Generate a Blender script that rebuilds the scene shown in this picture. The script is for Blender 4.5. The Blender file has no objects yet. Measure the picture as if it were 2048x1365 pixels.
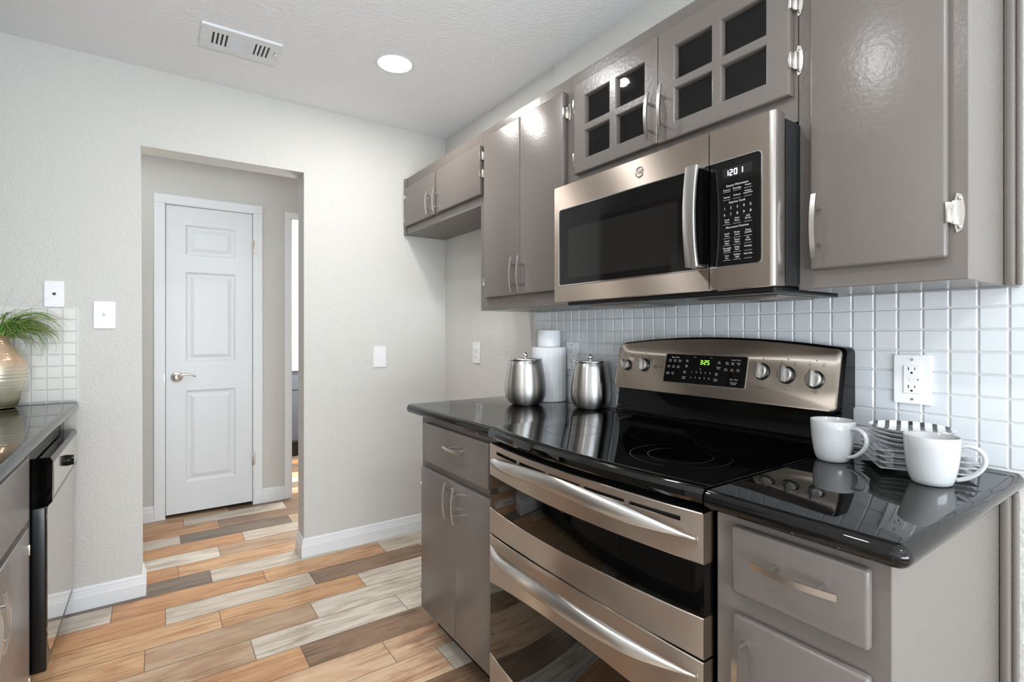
import bpy, bmesh, math, random
from mathutils import Vector, Matrix
C = bpy.context.scene.collection
random.seed(7)
PI = math.pi
# ------------------------------------------------------------------ camera
cam = bpy.data.cameras.new('camera'); co = bpy.data.objects.new('camera', cam); C.objects.link(co)
co.location = (0, 0, 1.213); co.rotation_euler = (PI/2, 0, -math.radians(34.8))
cam.sensor_fit = 'HORIZONTAL'; cam.sensor_width = 36; cam.lens = 36*1019.3/2048
cam.shift_y = (665.7-682.5)/2048
cam.clip_start = 0.02
bpy.context.scene.camera = co
# ------------------------------------------------------------------ colour management, world, lights
vs = bpy.context.scene.view_settings
vs.view_transform = 'Standard'; vs.look = 'None'; vs.gamma = 1; vs.use_curve_mapping = False
vs.exposure = 0.05
w = bpy.data.worlds.new('world'); bpy.context.scene.world = w; w.use_nodes = True
w.node_tree.nodes['Background'].inputs[0].default_value = (.85, .92, 1, 1)
w.node_tree.nodes['Background'].inputs[1].default_value = 1.0

def area(name, loc, rot, sx, sy, power, col=(1, 1, 1), disk=False, spread=180):
    l = bpy.data.lights.new(name, 'AREA'); l.energy = power; l.color = col
    l.shape = 'DISK' if disk else 'RECTANGLE'; l.size = sx
    if not disk: l.size_y = sy
    l.spread = math.radians(spread)
    o = bpy.data.objects.new(name, l); C.objects.link(o); o.location = loc; o.rotation_euler = rot
    return o
# daylight through the big window behind the camera; added fills for ceiling and right wall
area('daylight_behind', (0.25, -2.42, 1.35), (PI/2, 0, 0), 2.4, 1.9, 8, (.80, .93, 1.04))
area('ceiling_fill', (0.25, -2.40, .95), (PI/2+.75, 0, 0), 2.4, 1.2, 190, (.83, .94, 1.05))  # added lamp tilted upward to brighten the ceiling
area('left_fill', (-0.93, -0.35, 1.55), (0, -PI/2, 0), .95, 2.0, 6, (.83, .94, 1.05))  # unseen source on the left, placed to brighten the right wall
# recessed lamps in the ceiling (one in view, the others past the picture edge, the rear one added)
area('lamp_seen', (.889, 2.215, 2.432), (0, 0, 0), .11, 0, 7.5, (1.0, .95, .91), True)
area('lamp_over_camera', (-.12, .88, 2.43), (0, 0, 0), .14, 0, 12, (.94, .95, .96), True)
area('lamp_over_range', (.60, 1.74, 2.43), (0, 0, 0), .10, 0, 6, (.94, .95, .96), True)
area('fill_behind', (.6, -.8, 2.43), (0, 0, 0), .14, 0, 15, (.91, .95, 1.0), True)  # added fill behind the camera for the right wall and end panels
area('lamp_hall', (-.35, 3.5, 2.42), (0, 0, 0), .3, 0, 4, (.93, .96, .99), True)
area('daylight_bathroom', (1.75, 4.9, 1.5), (0, PI/2, 0), 1.2, 1.2, 90, (1, 1, 1))

# ------------------------------------------------------------------ materials
def srgb(r, g, b):
    f = lambda v: (v/255)/12.92 if v/255 <= .04045 else ((v/255+.055)/1.055)**2.4
    return (f(r), f(g), f(b), 1)
def mat(name, col, rough=.5, metal=0, spec=.5, bump=None, coat=0, emit=None, aniso=0, speck=None, var=None):
    m = bpy.data.materials.new(name); m.use_nodes = True
    nt = m.node_tree; b = nt.nodes['Principled BSDF']
    b.inputs['Base Color'].default_value = col; b.inputs['Roughness'].default_value = rough
    b.inputs['Metallic'].default_value = metal; b.inputs['Specular IOR Level'].default_value = spec
    b.inputs['Coat Weight'].default_value = coat; b.inputs['Coat Roughness'].default_value = .04
    geo = nt.nodes.new('ShaderNodeNewGeometry')
    if emit:
        b.inputs['Emission Color'].default_value = emit[0]; b.inputs['Emission Strength'].default_value = emit[1]
    if aniso:
        b.inputs['Anisotropic'].default_value = aniso
        t = nt.nodes.new('ShaderNodeTangent'); t.direction_type = 'RADIAL'; t.axis = 'Z'
        nt.links.new(t.outputs[0], b.inputs['Tangent']); b.inputs['Anisotropic Rotation'].default_value = .25
    if bump:
        scale, strength, dist, detail = bump
        n = nt.nodes.new('ShaderNodeTexNoise'); n.inputs['Scale'].default_value = scale
        n.inputs['Detail'].default_value = detail; n.inputs['Roughness'].default_value = .55
        nt.links.new(geo.outputs['Position'], n.inputs['Vector'])
        r = nt.nodes.new('ShaderNodeValToRGB'); r.color_ramp.elements[0].position = .38; r.color_ramp.elements[1].position = .66
        nt.links.new(n.outputs['Fac'], r.inputs[0])
        bp = nt.nodes.new('ShaderNodeBump'); bp.inputs['Strength'].default_value = strength; bp.inputs['Distance'].default_value = dist
        nt.links.new(r.outputs[0], bp.inputs['Height']); nt.links.new(bp.outputs[0], b.inputs['Normal'])
    if speck:
        scale, lo, col2 = speck
        n = nt.nodes.new('ShaderNodeTexNoise'); n.inputs['Scale'].default_value = scale; n.inputs['Detail'].default_value = 3
        nt.links.new(geo.outputs['Position'], n.inputs['Vector'])
        r = nt.nodes.new('ShaderNodeValToRGB')
        r.color_ramp.elements[0].position = lo; r.color_ramp.elements[0].color = col
        r.color_ramp.elements[1].position = lo+.1; r.color_ramp.elements[1].color = col2
        nt.links.new(n.outputs['Fac'], r.inputs[0]); nt.links.new(r.outputs[0], b.inputs['Base Color'])
    return m
M = {}
M['wall'] = mat('wall_paint', srgb(206, 204, 199), .75, spec=.25, bump=(95, .28, .004, 2.5))
M['ceiling'] = mat('ceiling_paint', srgb(240, 241, 242), .8, spec=.2, bump=(70, .3, .004, 3))
M['white'] = mat('white_trim_paint', srgb(228, 230, 232), .35)
M['door'] = mat('white_door_paint', srgb(222, 224, 226), .38)
M['plate'] = mat('white_plastic', srgb(232, 232, 232), .3)
M['slot'] = mat('dark_slot', srgb(25, 25, 25), .5)
M['cab'] = mat('grey_cabinet_paint', srgb(108, 101, 96), .27, spec=.40, bump=(95, .10, .0015, 2))
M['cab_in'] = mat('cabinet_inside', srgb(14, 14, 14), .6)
M['nickel'] = mat('brushed_nickel', srgb(205, 200, 194), .25, 1)
M['steel'] = mat('brushed_stainless', srgb(198, 185, 173), .40, 1, aniso=.985)
M['steel2'] = mat('satin_stainless', srgb(196, 193, 190), .34, 1, aniso=.95)
M['chrome'] = mat('chrome', srgb(225, 225, 225), .07, 1)
M['black'] = mat('black_plastic', srgb(16, 16, 17), .3)
M['char'] = mat('charcoal_metal', srgb(34, 34, 35), .45, spec=.25)
M['bglass'] = mat('black_glass', srgb(5, 5, 5), .03, spec=.38)
M['ceran'] = mat('ceramic_glass', srgb(4, 4, 4), .02, spec=.75)
M['mglass'] = mat('microwave_glass', srgb(13, 12, 12), .05, spec=.4)
M['screen'] = mat('microwave_screen', srgb(28, 27, 26), .07, spec=.45)
M['enamel'] = mat('black_enamel', srgb(5, 5, 5), .05, spec=.16)
M['granite'] = mat('black_granite', srgb(13, 12, 12), .03, spec=.34, speck=(520, .66, srgb(64, 60, 57)))
M['granite_edge'] = M['granite']
M['china'] = mat('white_china', srgb(182, 182, 182), .09, spec=.6, coat=.3)
M['ribbed'] = mat('white_matte_ceramic', srgb(232, 232, 234), .4)
M['stripe'] = mat('black_glaze', srgb(30, 30, 30), .12)
M['tile'] = mat('grey_glass_tile', srgb(208, 211, 214), .09, spec=.6, coat=.5)
M['tile_w'] = mat('white_glass_tile', srgb(214, 212, 206), .28, spec=.35)
M['grout'] = mat('grout', srgb(222, 222, 220), .8)
M['print_w'] = mat('white_print', srgb(200, 200, 200), .4)
M['print_g'] = mat('grey_print', srgb(70, 66, 62), .5)
M['ring'] = mat('burner_line', srgb(26, 26, 26), .1)
M['led_w'] = mat('clock_digits', srgb(220, 230, 255), .4, emit=(srgb(225, 232, 255), 3.0))
M['led_g'] = mat('green_digits', srgb(150, 230, 60), .4, emit=(srgb(160, 240, 70), 1.6))
M['bulb'] = mat('lit_lamp', srgb(255, 250, 240), .4, emit=(srgb(255, 250, 242), 9.0))
M['vanity'] = mat('vanity_paint', srgb(84, 88, 96), .4)
M['mirror_steel'] = mat('polished_steel', srgb(205, 198, 188), .10, 1)

# white china with black stripes running across the upper face
sm = mat('striped_china', srgb(236, 235, 232), .09, spec=.6); M['striped'] = sm; nt = sm.node_tree; b = nt.nodes['Principled BSDF']
tc = nt.nodes.new('ShaderNodeTexCoord'); dp = nt.nodes.new('ShaderNodeVectorMath'); dp.operation = 'DOT_PRODUCT'; dp.inputs[1].default_value = (.30, -.954, 0)
nt.links.new(tc.outputs['Object'], dp.inputs[0])
m1 = nt.nodes.new('ShaderNodeMath'); m1.operation = 'MULTIPLY_ADD'; m1.inputs[1].default_value = 1/.0215; m1.inputs[2].default_value = 50.2; nt.links.new(dp.outputs['Value'], m1.inputs[0])
m2 = nt.nodes.new('ShaderNodeMath'); m2.operation = 'FRACT'; nt.links.new(m1.outputs[0], m2.inputs[0])
m3 = nt.nodes.new('ShaderNodeMath'); m3.operation = 'LESS_THAN'; m3.inputs[1].default_value = .38; nt.links.new(m2.outputs[0], m3.inputs[0])
ge = nt.nodes.new('ShaderNodeNewGeometry'); sx = nt.nodes.new('ShaderNodeSeparateXYZ'); nt.links.new(ge.outputs['Normal'], sx.inputs[0])
m4 = nt.nodes.new('ShaderNodeMath'); m4.operation = 'GREATER_THAN'; m4.inputs[1].default_value = .5; nt.links.new(sx.outputs[2], m4.inputs[0])
m5 = nt.nodes.new('ShaderNodeMath'); m5.operation = 'MULTIPLY'; nt.links.new(m3.outputs[0], m5.inputs[0]); nt.links.new(m4.outputs[0], m5.inputs[1])
mi_ = nt.nodes.new('ShaderNodeMix'); mi_.data_type = 'RGBA'; mi_.inputs[6].default_value = srgb(236, 235, 232); mi_.inputs[7].default_value = srgb(24, 24, 24)
nt.links.new(m5.outputs[0], mi_.inputs[0]); nt.links.new(mi_.outputs[2], b.inputs['Base Color'])
# glass pane: thin, clear
gm = bpy.data.materials.new('clear_pane'); gm.use_nodes = True
nt = gm.node_tree; nt.nodes.remove(nt.nodes['Principled BSDF'])
gl = nt.nodes.new('ShaderNodeBsdfGlossy'); gl.inputs['Roughness'].default_value = .03
tr = nt.nodes.new('ShaderNodeBsdfTransparent'); lw = nt.nodes.new('ShaderNodeLayerWeight'); pw = nt.nodes.new('ShaderNodeMath'); pw.operation = 'POWER'; pw.inputs[1].default_value = 5; fr = nt.nodes.new('ShaderNodeMath'); fr.operation = 'MULTIPLY_ADD'; fr.inputs[1].default_value = .8; fr.inputs[2].default_value = .018; nt.links.new(lw.outputs['Facing'], pw.inputs[0]); nt.links.new(pw.outputs[0], fr.inputs[0])
mx = nt.nodes.new('ShaderNodeMixShader')
nt.links.new(fr.outputs[0], mx.inputs[0]); nt.links.new(tr.outputs[0], mx.inputs[1]); nt.links.new(gl.outputs[0], mx.inputs[2])
nt.links.new(mx.outputs[0], nt.nodes['Material Output'].inputs[0])
M['pane'] = gm

# floor planks: per-plank colour attribute, grain from stretched noise
fm = bpy.data.materials.new('wood_look_planks'); fm.use_nodes = True; nt = fm.node_tree; b = nt.nodes['Principled BSDF']
at = nt.nodes.new('ShaderNodeAttribute'); at.attribute_name = 'plank'
a2 = nt.nodes.new('ShaderNodeAttribute'); a2.attribute_name = 'streak'
uv = nt.nodes.new('ShaderNodeUVMap'); uv.uv_map = 'grain'
mp = nt.nodes.new('ShaderNodeMapping'); mp.inputs['Scale'].default_value = (3.0, 46, 1)
nt.links.new(uv.outputs[0], mp.inputs[0])
n1 = nt.nodes.new('ShaderNodeTexNoise'); n1.inputs['Scale'].default_value = 1.0; n1.inputs['Detail'].default_value = 7; n1.inputs['Roughness'].default_value = .62; n1.inputs['Distortion'].default_value = .7
nt.links.new(mp.outputs[0], n1.inputs['Vector'])
mp2 = nt.nodes.new('ShaderNodeMapping'); mp2.inputs['Scale'].default_value = (4, 11, 1); nt.links.new(uv.outputs[0], mp2.inputs[0])
n2 = nt.nodes.new('ShaderNodeTexNoise'); n2.inputs['Scale'].default_value = 1.0; n2.inputs['Detail'].default_value = 4; n2.inputs['Distortion'].default_value = 1.2
nt.links.new(mp2.outputs[0], n2.inputs['Vector'])
r1 = nt.nodes.new('ShaderNodeValToRGB'); r1.color_ramp.elements[0].position = .50; r1.color_ramp.elements[1].position = .66
nt.links.new(n1.outputs['Fac'], r1.inputs[0])
r2 = nt.nodes.new('ShaderNodeValToRGB'); r2.color_ramp.elements[0].position = .46; r2.color_ramp.elements[1].position = .70
nt.links.new(n2.outputs['Fac'], r2.inputs[0])
ma = nt.nodes.new('ShaderNodeMath'); ma.operation = 'MULTIPLY'; ma.inputs[1].default_value = .75; nt.links.new(r1.outputs[0], ma.inputs[0])
mb = nt.nodes.new('ShaderNodeMath'); mb.operation = 'MULTIPLY'; mb.inputs[1].default_value = .55; nt.links.new(r2.outputs[0], mb.inputs[0])
m1 = nt.nodes.new('ShaderNodeMix'); m1.data_type = 'RGBA'
nt.links.new(ma.outputs[0], m1.inputs[0]); nt.links.new(at.outputs['Color'], m1.inputs[6]); nt.links.new(a2.outputs['Color'], m1.inputs[7])
m2 = nt.nodes.new('ShaderNodeMix'); m2.data_type = 'RGBA'
nt.links.new(mb.outputs[0], m2.inputs[0]); nt.links.new(m1.outputs[2], m2.inputs[6]); nt.links.new(a2.outputs['Color'], m2.inputs[7])
mp3 = nt.nodes.new('ShaderNodeMapping'); mp3.inputs['Scale'].default_value = (5, 190, 1); nt.links.new(uv.outputs[0], mp3.inputs[0])
n3 = nt.nodes.new('ShaderNodeTexNoise'); n3.inputs['Scale'].default_value = 1.0; n3.inputs['Detail'].default_value = 3; nt.links.new(mp3.outputs[0], n3.inputs['Vector'])
r3 = nt.nodes.new('ShaderNodeValToRGB'); r3.color_ramp.elements[0].position = .54; r3.color_ramp.elements[1].position = .68; nt.links.new(n3.outputs['Fac'], r3.inputs[0])
mp4 = nt.nodes.new('ShaderNodeMapping'); mp4.inputs['Scale'].default_value = (2.2, 6, 1); mp4.inputs['Location'].default_value = (7, 3, 0); nt.links.new(uv.outputs[0], mp4.inputs[0])
n4 = nt.nodes.new('ShaderNodeTexNoise'); n4.inputs['Scale'].default_value = 1.0; n4.inputs['Detail'].default_value = 5; n4.inputs['Distortion'].default_value = .8; nt.links.new(mp4.outputs[0], n4.inputs['Vector'])
r4 = nt.nodes.new('ShaderNodeValToRGB'); r4.color_ramp.elements[0].position = .44; r4.color_ramp.elements[1].position = .62; nt.links.new(n4.outputs['Fac'], r4.inputs[0])
mc = nt.nodes.new('ShaderNodeMath'); mc.operation = 'MULTIPLY'; nt.links.new(r3.outputs[0], mc.inputs[0]); nt.links.new(r4.outputs[0], mc.inputs[1])
md = nt.nodes.new('ShaderNodeMath'); md.operation = 'MULTIPLY'; md.inputs[1].default_value = .8; nt.links.new(mc.outputs[0], md.inputs[0])
dk = nt.nodes.new('ShaderNodeMix'); dk.data_type = 'RGBA'; dk.blend_type = 'MULTIPLY'; dk.inputs[7].default_value = srgb(120, 100, 84)
nt.links.new(md.outputs[0], dk.inputs[0]); nt.links.new(m2.outputs[2], dk.inputs[6])
nt.links.new(dk.outputs[2], b.inputs['Base Color'])
b.inputs['Roughness'].default_value = .38; b.inputs['Specular IOR Level'].default_value = .4
bp = nt.nodes.new('ShaderNodeBump'); bp.inputs['Strength'].default_value = .12; bp.inputs['Distance'].default_value = .002
nt.links.new(n1.outputs['Fac'], bp.inputs['Height']); nt.links.new(bp.outputs[0], b.inputs['Normal'])
M['floor'] = fm
M['floor_grout'] = mat('floor_joint', srgb(112, 96, 82), .8)

# vase glaze: peach shoulder, pearly middle, olive foot
vm = bpy.data.materials.new('pearl_glaze'); vm.use_nodes = True; nt = vm.node_tree; b = nt.nodes['Principled BSDF']
tc = nt.nodes.new('ShaderNodeTexCoord'); sp = nt.nodes.new('ShaderNodeSeparateXYZ'); nt.links.new(tc.outputs['Object'], sp.inputs[0])
mr = nt.nodes.new('ShaderNodeMapRange'); mr.inputs[1].default_value = 0; mr.inputs[2].default_value = .29; nt.links.new(sp.outputs[2], mr.inputs[0])
rr = nt.nodes.new('ShaderNodeValToRGB'); e = rr.color_ramp.elements
e[0].position = 0; e[0].color = srgb(84, 82, 52); e[1].position = .07; e[1].color = srgb(140, 134, 104)
for p, c_ in ((.16, (190, 184, 158)), (.40, (206, 200, 180)), (.54, (208, 196, 172)), (.64, (208, 176, 146)), (.85, (206, 178, 148)), (1, (150, 120, 90))):
    x = e.new(p); x.color = srgb(*c_)
nt.links.new(mr.outputs[0], rr.inputs[0]); nt.links.new(rr.outputs[0], b.inputs['Base Color'])
b.inputs['Roughness'].default_value = .2; b.inputs['Metallic'].default_value = .35; b.inputs['Coat Weight'].default_value = .6
M['vase'] = vm
# grass blades
lm = bpy.data.materials.new('grass_blade'); lm.use_nodes = True; nt = lm.node_tree; b = nt.nodes['Principled BSDF']
at = nt.nodes.new('ShaderNodeAttribute'); at.attribute_name = 'tint'
nt.links.new(at.outputs['Color'], b.inputs['Base Color']); b.inputs['Roughness'].default_value = .4
M['grass'] = lm

# ------------------------------------------------------------------ helpers
def world_off(p):
    v = Vector((0, 0, 0))
    while p: v += p.location; p = p.parent
    return v
def obj(name, bm, m, parent=None, smooth=False, origin=None):
    """link a bmesh (world coordinates) as one mesh object; origin moves with the parent or sits at 'origin'"""
    me = bpy.data.meshes.new(name)
    bmesh.ops.recalc_face_normals(bm, faces=bm.faces)
    off = world_off(parent) if parent else Vector(origin or (0, 0, 0))
    bmesh.ops.translate(bm, verts=bm.verts, vec=-off)
    bm.to_mesh(me); bm.free()
    for x in (m if isinstance(m, (list, tuple)) else [m]): me.materials.append(M[x])
    if smooth:
        for p in me.polygons: p.use_smooth = True
        if smooth != 'all': me.set_sharp_from_angle(angle=math.radians(smooth if smooth is not True else 40))
    o = bpy.data.objects.new(name, me); C.objects.link(o)
    if parent: o.parent = parent
    else: o.location = off
    return o
def tag(o, label, cat, group=None):
    o['label'] = label; o['category'] = cat
    if group: o['group'] = group
    return o
def thing(name, label, cat, loc=(0, 0, 0), group=None):
    o = bpy.data.objects.new(name, None); C.objects.link(o); o.location = loc; o.empty_display_size = .05
    return tag(o, label, cat, group)
def struct(name, bm, m, parent=None, smooth=False):
    o = obj(name, bm, m, parent, smooth)
    if not parent: o['kind'] = 'structure'
    return o
def BM(): return bmesh.new()
def merge(bm, tmp, mi=0, mtx=None):
    if mtx is not None: bmesh.ops.transform(tmp, matrix=mtx, verts=tmp.verts)
    for f in tmp.faces: f.material_index = mi
    me = bpy.data.meshes.new('t'); tmp.to_mesh(me); tmp.free(); bm.from_mesh(me); bpy.data.meshes.remove(me)
def box(bm, x0, x1, y0, y1, z0, z1, bev=0, seg=2, mi=0, mtx=None):
    t = bmesh.new(); bmesh.ops.create_cube(t, size=1)
    for v in t.verts:
        v.co = Vector(((x0+x1)/2+v.co.x*(x1-x0), (y0+y1)/2+v.co.y*(y1-y0), (z0+z1)/2+v.co.z*(z1-z0)))
    if bev: bmesh.ops.bevel(t, geom=t.edges[:], offset=bev, segments=seg, profile=.5, affect='EDGES')
    merge(bm, t, mi, mtx)
def cyl(bm, p0, p1, r, seg=24, r1=None, mi=0, mtx=None, bev=0):
    p0 = Vector(p0); p1 = Vector(p1); d = p1-p0
    t = bmesh.new(); bmesh.ops.create_cone(t, cap_ends=True, segments=seg, radius1=r, radius2=r if r1 is None else r1, depth=d.length)
    if bev: bmesh.ops.bevel(t, geom=[e for e in t.edges if len(e.link_faces) == 2 and any(len(f.verts) > 4 for f in e.link_faces)], offset=bev, segments=2, profile=.5, affect='EDGES')
    mm = Matrix.Translation((p0+p1)/2) @ d.to_track_quat('Z', 'Y').to_matrix().to_4x4()
    bmesh.ops.transform(t, matrix=mm, verts=t.verts)
    merge(bm, t, mi, mtx)
def sph(bm, c, r, mi=0, sc=(1, 1, 1)):
    t = bmesh.new(); bmesh.ops.create_uvsphere(t, u_segments=20, v_segments=12, radius=r)
    merge(bm, t, mi, Matrix.Translation(c) @ Matrix.Diagonal((*sc, 1)))
def lathe(bm, prof, c=(0, 0, 0), seg=48, mi=0, mtx=None, wob=None):
    """prof: list of (r, z); r may reach 0 at the ends"""
    t = bmesh.new(); rings = []
    for i, (r, z) in enumerate(prof):
        if r < 1e-6: rings.append([t.verts.new((0, 0, z))])
        else:
            rings.append([t.verts.new(((r*(wob(k, z) if wob else 1))*math.cos(2*PI*k/seg), (r*(wob(k, z) if wob else 1))*math.sin(2*PI*k/seg), z)) for k in range(seg)])
    for a, b_ in zip(rings, rings[1:]):
        for k in range(seg):
            k2 = (k+1) % seg
            if len(a) == 1 and len(b_) == 1: continue
            if len(a) == 1: t.faces.new((a[0], b_[k], b_[k2]))
            elif len(b_) == 1: t.faces.new((a[k], a[k2], b_[0]))
            else: t.faces.new((a[k], a[k2], b_[k2], b_[k]))
    m_ = Matrix.Translation(c)
    if mtx is not None: m_ = mtx @ m_
    merge(bm, t, mi, m_)
def prism(bm, pts, axis, a0, a1, mi=0, bev=0, seg=2):
    """extrude a 2-D outline along an axis. axis 'x': pts=(y,z); 'y': (x,z); 'z': (x,y)"""
    t = bmesh.new()
    P = {'x': lambda p, a: (a, p[0], p[1]), 'y': lambda p, a: (p[0], a, p[1]), 'z': lambda p, a: (p[0], p[1], a)}[axis]
    A = [t.verts.new(P(p, a0)) for p in pts]; B_ = [t.verts.new(P(p, a1)) for p in pts]
    n = len(pts); fa = t.faces.new(A); fb = t.faces.new(B_[::-1])
    for i in range(n): t.faces.new((A[i], B_[i], B_[(i+1) % n], A[(i+1) % n]))
    if bev: bmesh.ops.bevel(t, geom=list({*fa.edges, *fb.edges}), offset=bev, segments=seg, profile=.5, affect='EDGES')
    merge(bm, t, mi)
def rrect(x0, x1, y0, y1, r, n=6):
    pts = []
    rs = r if isinstance(r, (list, tuple)) else (r, r, r, r)
    for (cx, cy, a, q) in ((x1, y1, 0, rs[0]), (x0, y1, 90, rs[1]), (x0, y0, 180, rs[2]), (x1, y0, 270, rs[3])):
        sx = -1 if cx == x1 else 1; sy = -1 if cy == y1 else 1
        for k in range(n+1):
            t = math.radians(a+90*k/n)
            pts.append((cx+sx*q+q*math.cos(t), cy+sy*q+q*math.sin(t)))
    return pts
def frame_plate(bm, outer, inner, x0, x1, mi=0, bev=.001):
    """plate in the y-z plane with one hole, thick from x0 (front) to x1"""
    t = bmesh.new()
    lo = [t.verts.new((x0, *p)) for p in outer]; li = [t.verts.new((x0, *p)) for p in inner]
    ed = []
    for L in (lo, li):
        for i in range(len(L)): ed.append(t.edges.new((L[i], L[(i+1) % len(L)])))
    bmesh.ops.triangle_fill(t, edges=ed, use_beauty=True)
    fs = t.faces[:]
    r = bmesh.ops.extrude_face_region(t, geom=fs)
    bmesh.ops.translate(t, verts=[v for v in r['geom'] if isinstance(v, bmesh.types.BMVert)], vec=(x1-x0, 0, 0))
    bmesh.ops.recalc_face_normals(t, faces=t.faces)
    merge(bm, t, mi)
def sweep(bm, path, sect, mi=0, up=(0, 0, 1), cap=True):
    """path: points; sect(i) -> list of (side, up) offsets"""
    t = bmesh.new(); rings = []; n = len(path); up = Vector(up)
    for i in range(n):
        p = Vector(path[i]); d = (Vector(path[min(i+1, n-1)])-Vector(path[max(i-1, 0)])).normalized()
        s = d.cross(up).normalized(); u = s.cross(d).normalized()
        rings.append([t.verts.new(p+s*a+u*b_) for a, b_ in sect(i)])
    for a, b_ in zip(rings, rings[1:]):
        m_ = len(a)
        for k in range(m_): t.faces.new((a[k], a[(k+1) % m_], b_[(k+1) % m_], b_[k]))
    if cap:
        t.faces.new(rings[0][::-1]); t.faces.new(rings[-1])
    merge(bm, t, mi)
def ell(a, b_, n=14): return [(a*math.cos(2*PI*k/n), b_*math.sin(2*PI*k/n)) for k in range(n)]
FACE_R = Matrix(((0, 0, -1, 0), (-1, 0, 0, 0), (0, 1, 0, 0), (0, 0, 0, 1)))     # local x,y,z -> reads on a face looking to -x
def text(bm, s, y, z, x, size, mi=0, mtx=None, align='CENTER', shear=0, ext=.00015):
    cu = bpy.data.curves.new('t', 'FONT'); cu.body = s; cu.size = size; cu.align_x = align; cu.align_y = 'CENTER'
    cu.extrude = ext; cu.resolution_u = 2; cu.shear = shear
    o = bpy.data.objects.new('t', cu); me = o.to_mesh()
    t = bmesh.new(); t.from_mesh(me); o.to_mesh_clear(); bpy.data.objects.remove(o); bpy.data.curves.remove(cu)
    m_ = mtx if mtx is not None else Matrix.Translation((x, y, z)) @ FACE_R
    merge(bm, t, mi, m_)

XR = 1.5; YB = 2.902; ZC = 2.44; XT = 1.494; ZT = .914
XL = -.96; YF = -2.5
# ------------------------------------------------------------------ floor: planks laid row by row
bm = BM()
uvl = bm.loops.layers.uv.new('grain'); cl = bm.loops.layers.float_color.new('plank'); sl = bm.loops.layers.float_color.new('streak')
CREAM = [(214, 203, 188), (206, 194, 178), (220, 210, 196)]; ORNG = [(204, 160, 118), (196, 150, 108), (206, 167, 127)]
PEACH = [(213, 182, 149), (206, 171, 138)]; TAN = [(190, 164, 136), (182, 156, 128)]; BRN = [(148, 120, 96), (138, 110, 86)]
GRY = [(128, 112, 97), (148, 130, 112)]
STK = {'c': (158, 136, 112), 'o': (160, 106, 68), 'p': (176, 128, 92), 't': (158, 112, 76), 'b': (92, 72, 58), 'g': (88, 76, 66), 's': (150, 84, 48)}
PAL = {'c': CREAM, 'o': ORNG, 'p': PEACH, 't': TAN, 'b': BRN, 'g': GRY, 's': PEACH}
P0 = 2.551; PW = .1545; PL = .6
rows = {0: (.027, {0: 'c', 1: 'b', -1: 'o'}), -1: (.219, {0: 'o', 1: 'c', -1: 'o', -2: 'o'}), -2: (-.04, {0: 't', 1: 'c', -1: 'o', 2: 'c'}),
        -3: (.3, {0: 'c', -1: 't', 1: 'c', -2: 'o'}), -4: (.452, {0: 'b', -1: 'o', 1: 'b', -2: 'o'}), -5: (.122, {0: 'p', 1: 's', -1: 'o'}),
        -6: (.28, {0: 's', 1: 'c', -1: 'o'}), 1: (-.163, {0: 'o', 1: 'o', 2: 'c', -1: 'c'}), 2: (.218, {0: 'c', -1: 'g', 1: 'c'}),
        3: (.085, {0: 'o', -1: 'o', 1: 't'}), 4: (.28, {0: 't', -1: 'c', 1: 'b'}), 5: (.418, {0: 'c', -1: 'o', 1: 'c'}),
        6: (.108, {0: 'g', -1: 'c', 1: 't'}), 7: (.318, {0: 'b', -1: 'o', 1: 'b'}), 8: (.135, {0: 'c', -1: 'o', 1: 'b'}), 9: (.4, {0: 'b', -1: 't', 1: 'c'})}
rg = random.Random(3)
for r in range(-33, 23):
    y0 = P0+r*PW; y1 = y0+PW
    off, kinds = rows.get(r, (rg.uniform(0, .6), {}))
    n0 = int((-1.7-off)//PL)
    for k in range(n0, n0+8):
        x0 = off+k*PL; x1 = x0+PL
        if x1 < -1.3 or x0 > 2.0: continue
        kd = kinds.get(k) or rg.choice('ccooptbog')
        c1 = srgb(*rg.choice(PAL[kd])); c2 = srgb(*STK[kd]); g = .0013
        vs_ = [bm.verts.new(p) for p in ((x0+g, y0+g, 0), (x1-g, y0+g, 0), (x1-g, y1-g, 0), (x0+g, y1-g, 0))]
        f = bm.faces.new(vs_); du = rg.uniform(0, 50); dv = rg.uniform(0, 50)
        for l in f.loops:
            l[uvl].uv = (l.vert.co.x-x0+du, l.vert.co.y-y0+dv); l[cl] = c1; l[sl] = c2
fl = bm.faces.new([bm.verts.new(p) for p in ((-1.3, -2.6, -.0012), (2.0, -2.6, -.0012), (2.0, 6.1, -.0012), (-1.3, 6.1, -.0012))]); fl.material_index = 1
ft = bm.faces.new([bm.verts.new(p) for p in ((-1.3, -2.6, -.06), (2.0, -2.6, -.06), (2.0, 6.1, -.06), (-1.3, 6.1, -.06))]); ft.material_index = 1
struct('floor', bm, ['floor', 'floor_grout'])
# ------------------------------------------------------------------ ceiling and walls
bm = BM(); r_ = .074; cx_, cy_ = .889, 2.215
t = bmesh.new()
lo = [t.verts.new((x, y, ZC)) for x, y in ((-1.3, -2.6), (2.0, -2.6), (2.0, 6.1), (-1.3, 6.1))]
li = [t.verts.new((cx_+r_*math.cos(2*PI*k/40), cy_+r_*math.sin(2*PI*k/40), ZC)) for k in range(40)]
ed = []
for L in (lo, li):
    for i in range(len(L)): ed.append(t.edges.new((L[i], L[(i+1) % len(L)])))
bmesh.ops.triangle_fill(t, edges=ed, use_beauty=True); merge(bm, t)
box(bm, -1.3, 2.0, -2.6, 6.1, ZC+.14, ZC+.16)
struct('ceiling', bm, 'ceiling')

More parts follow.
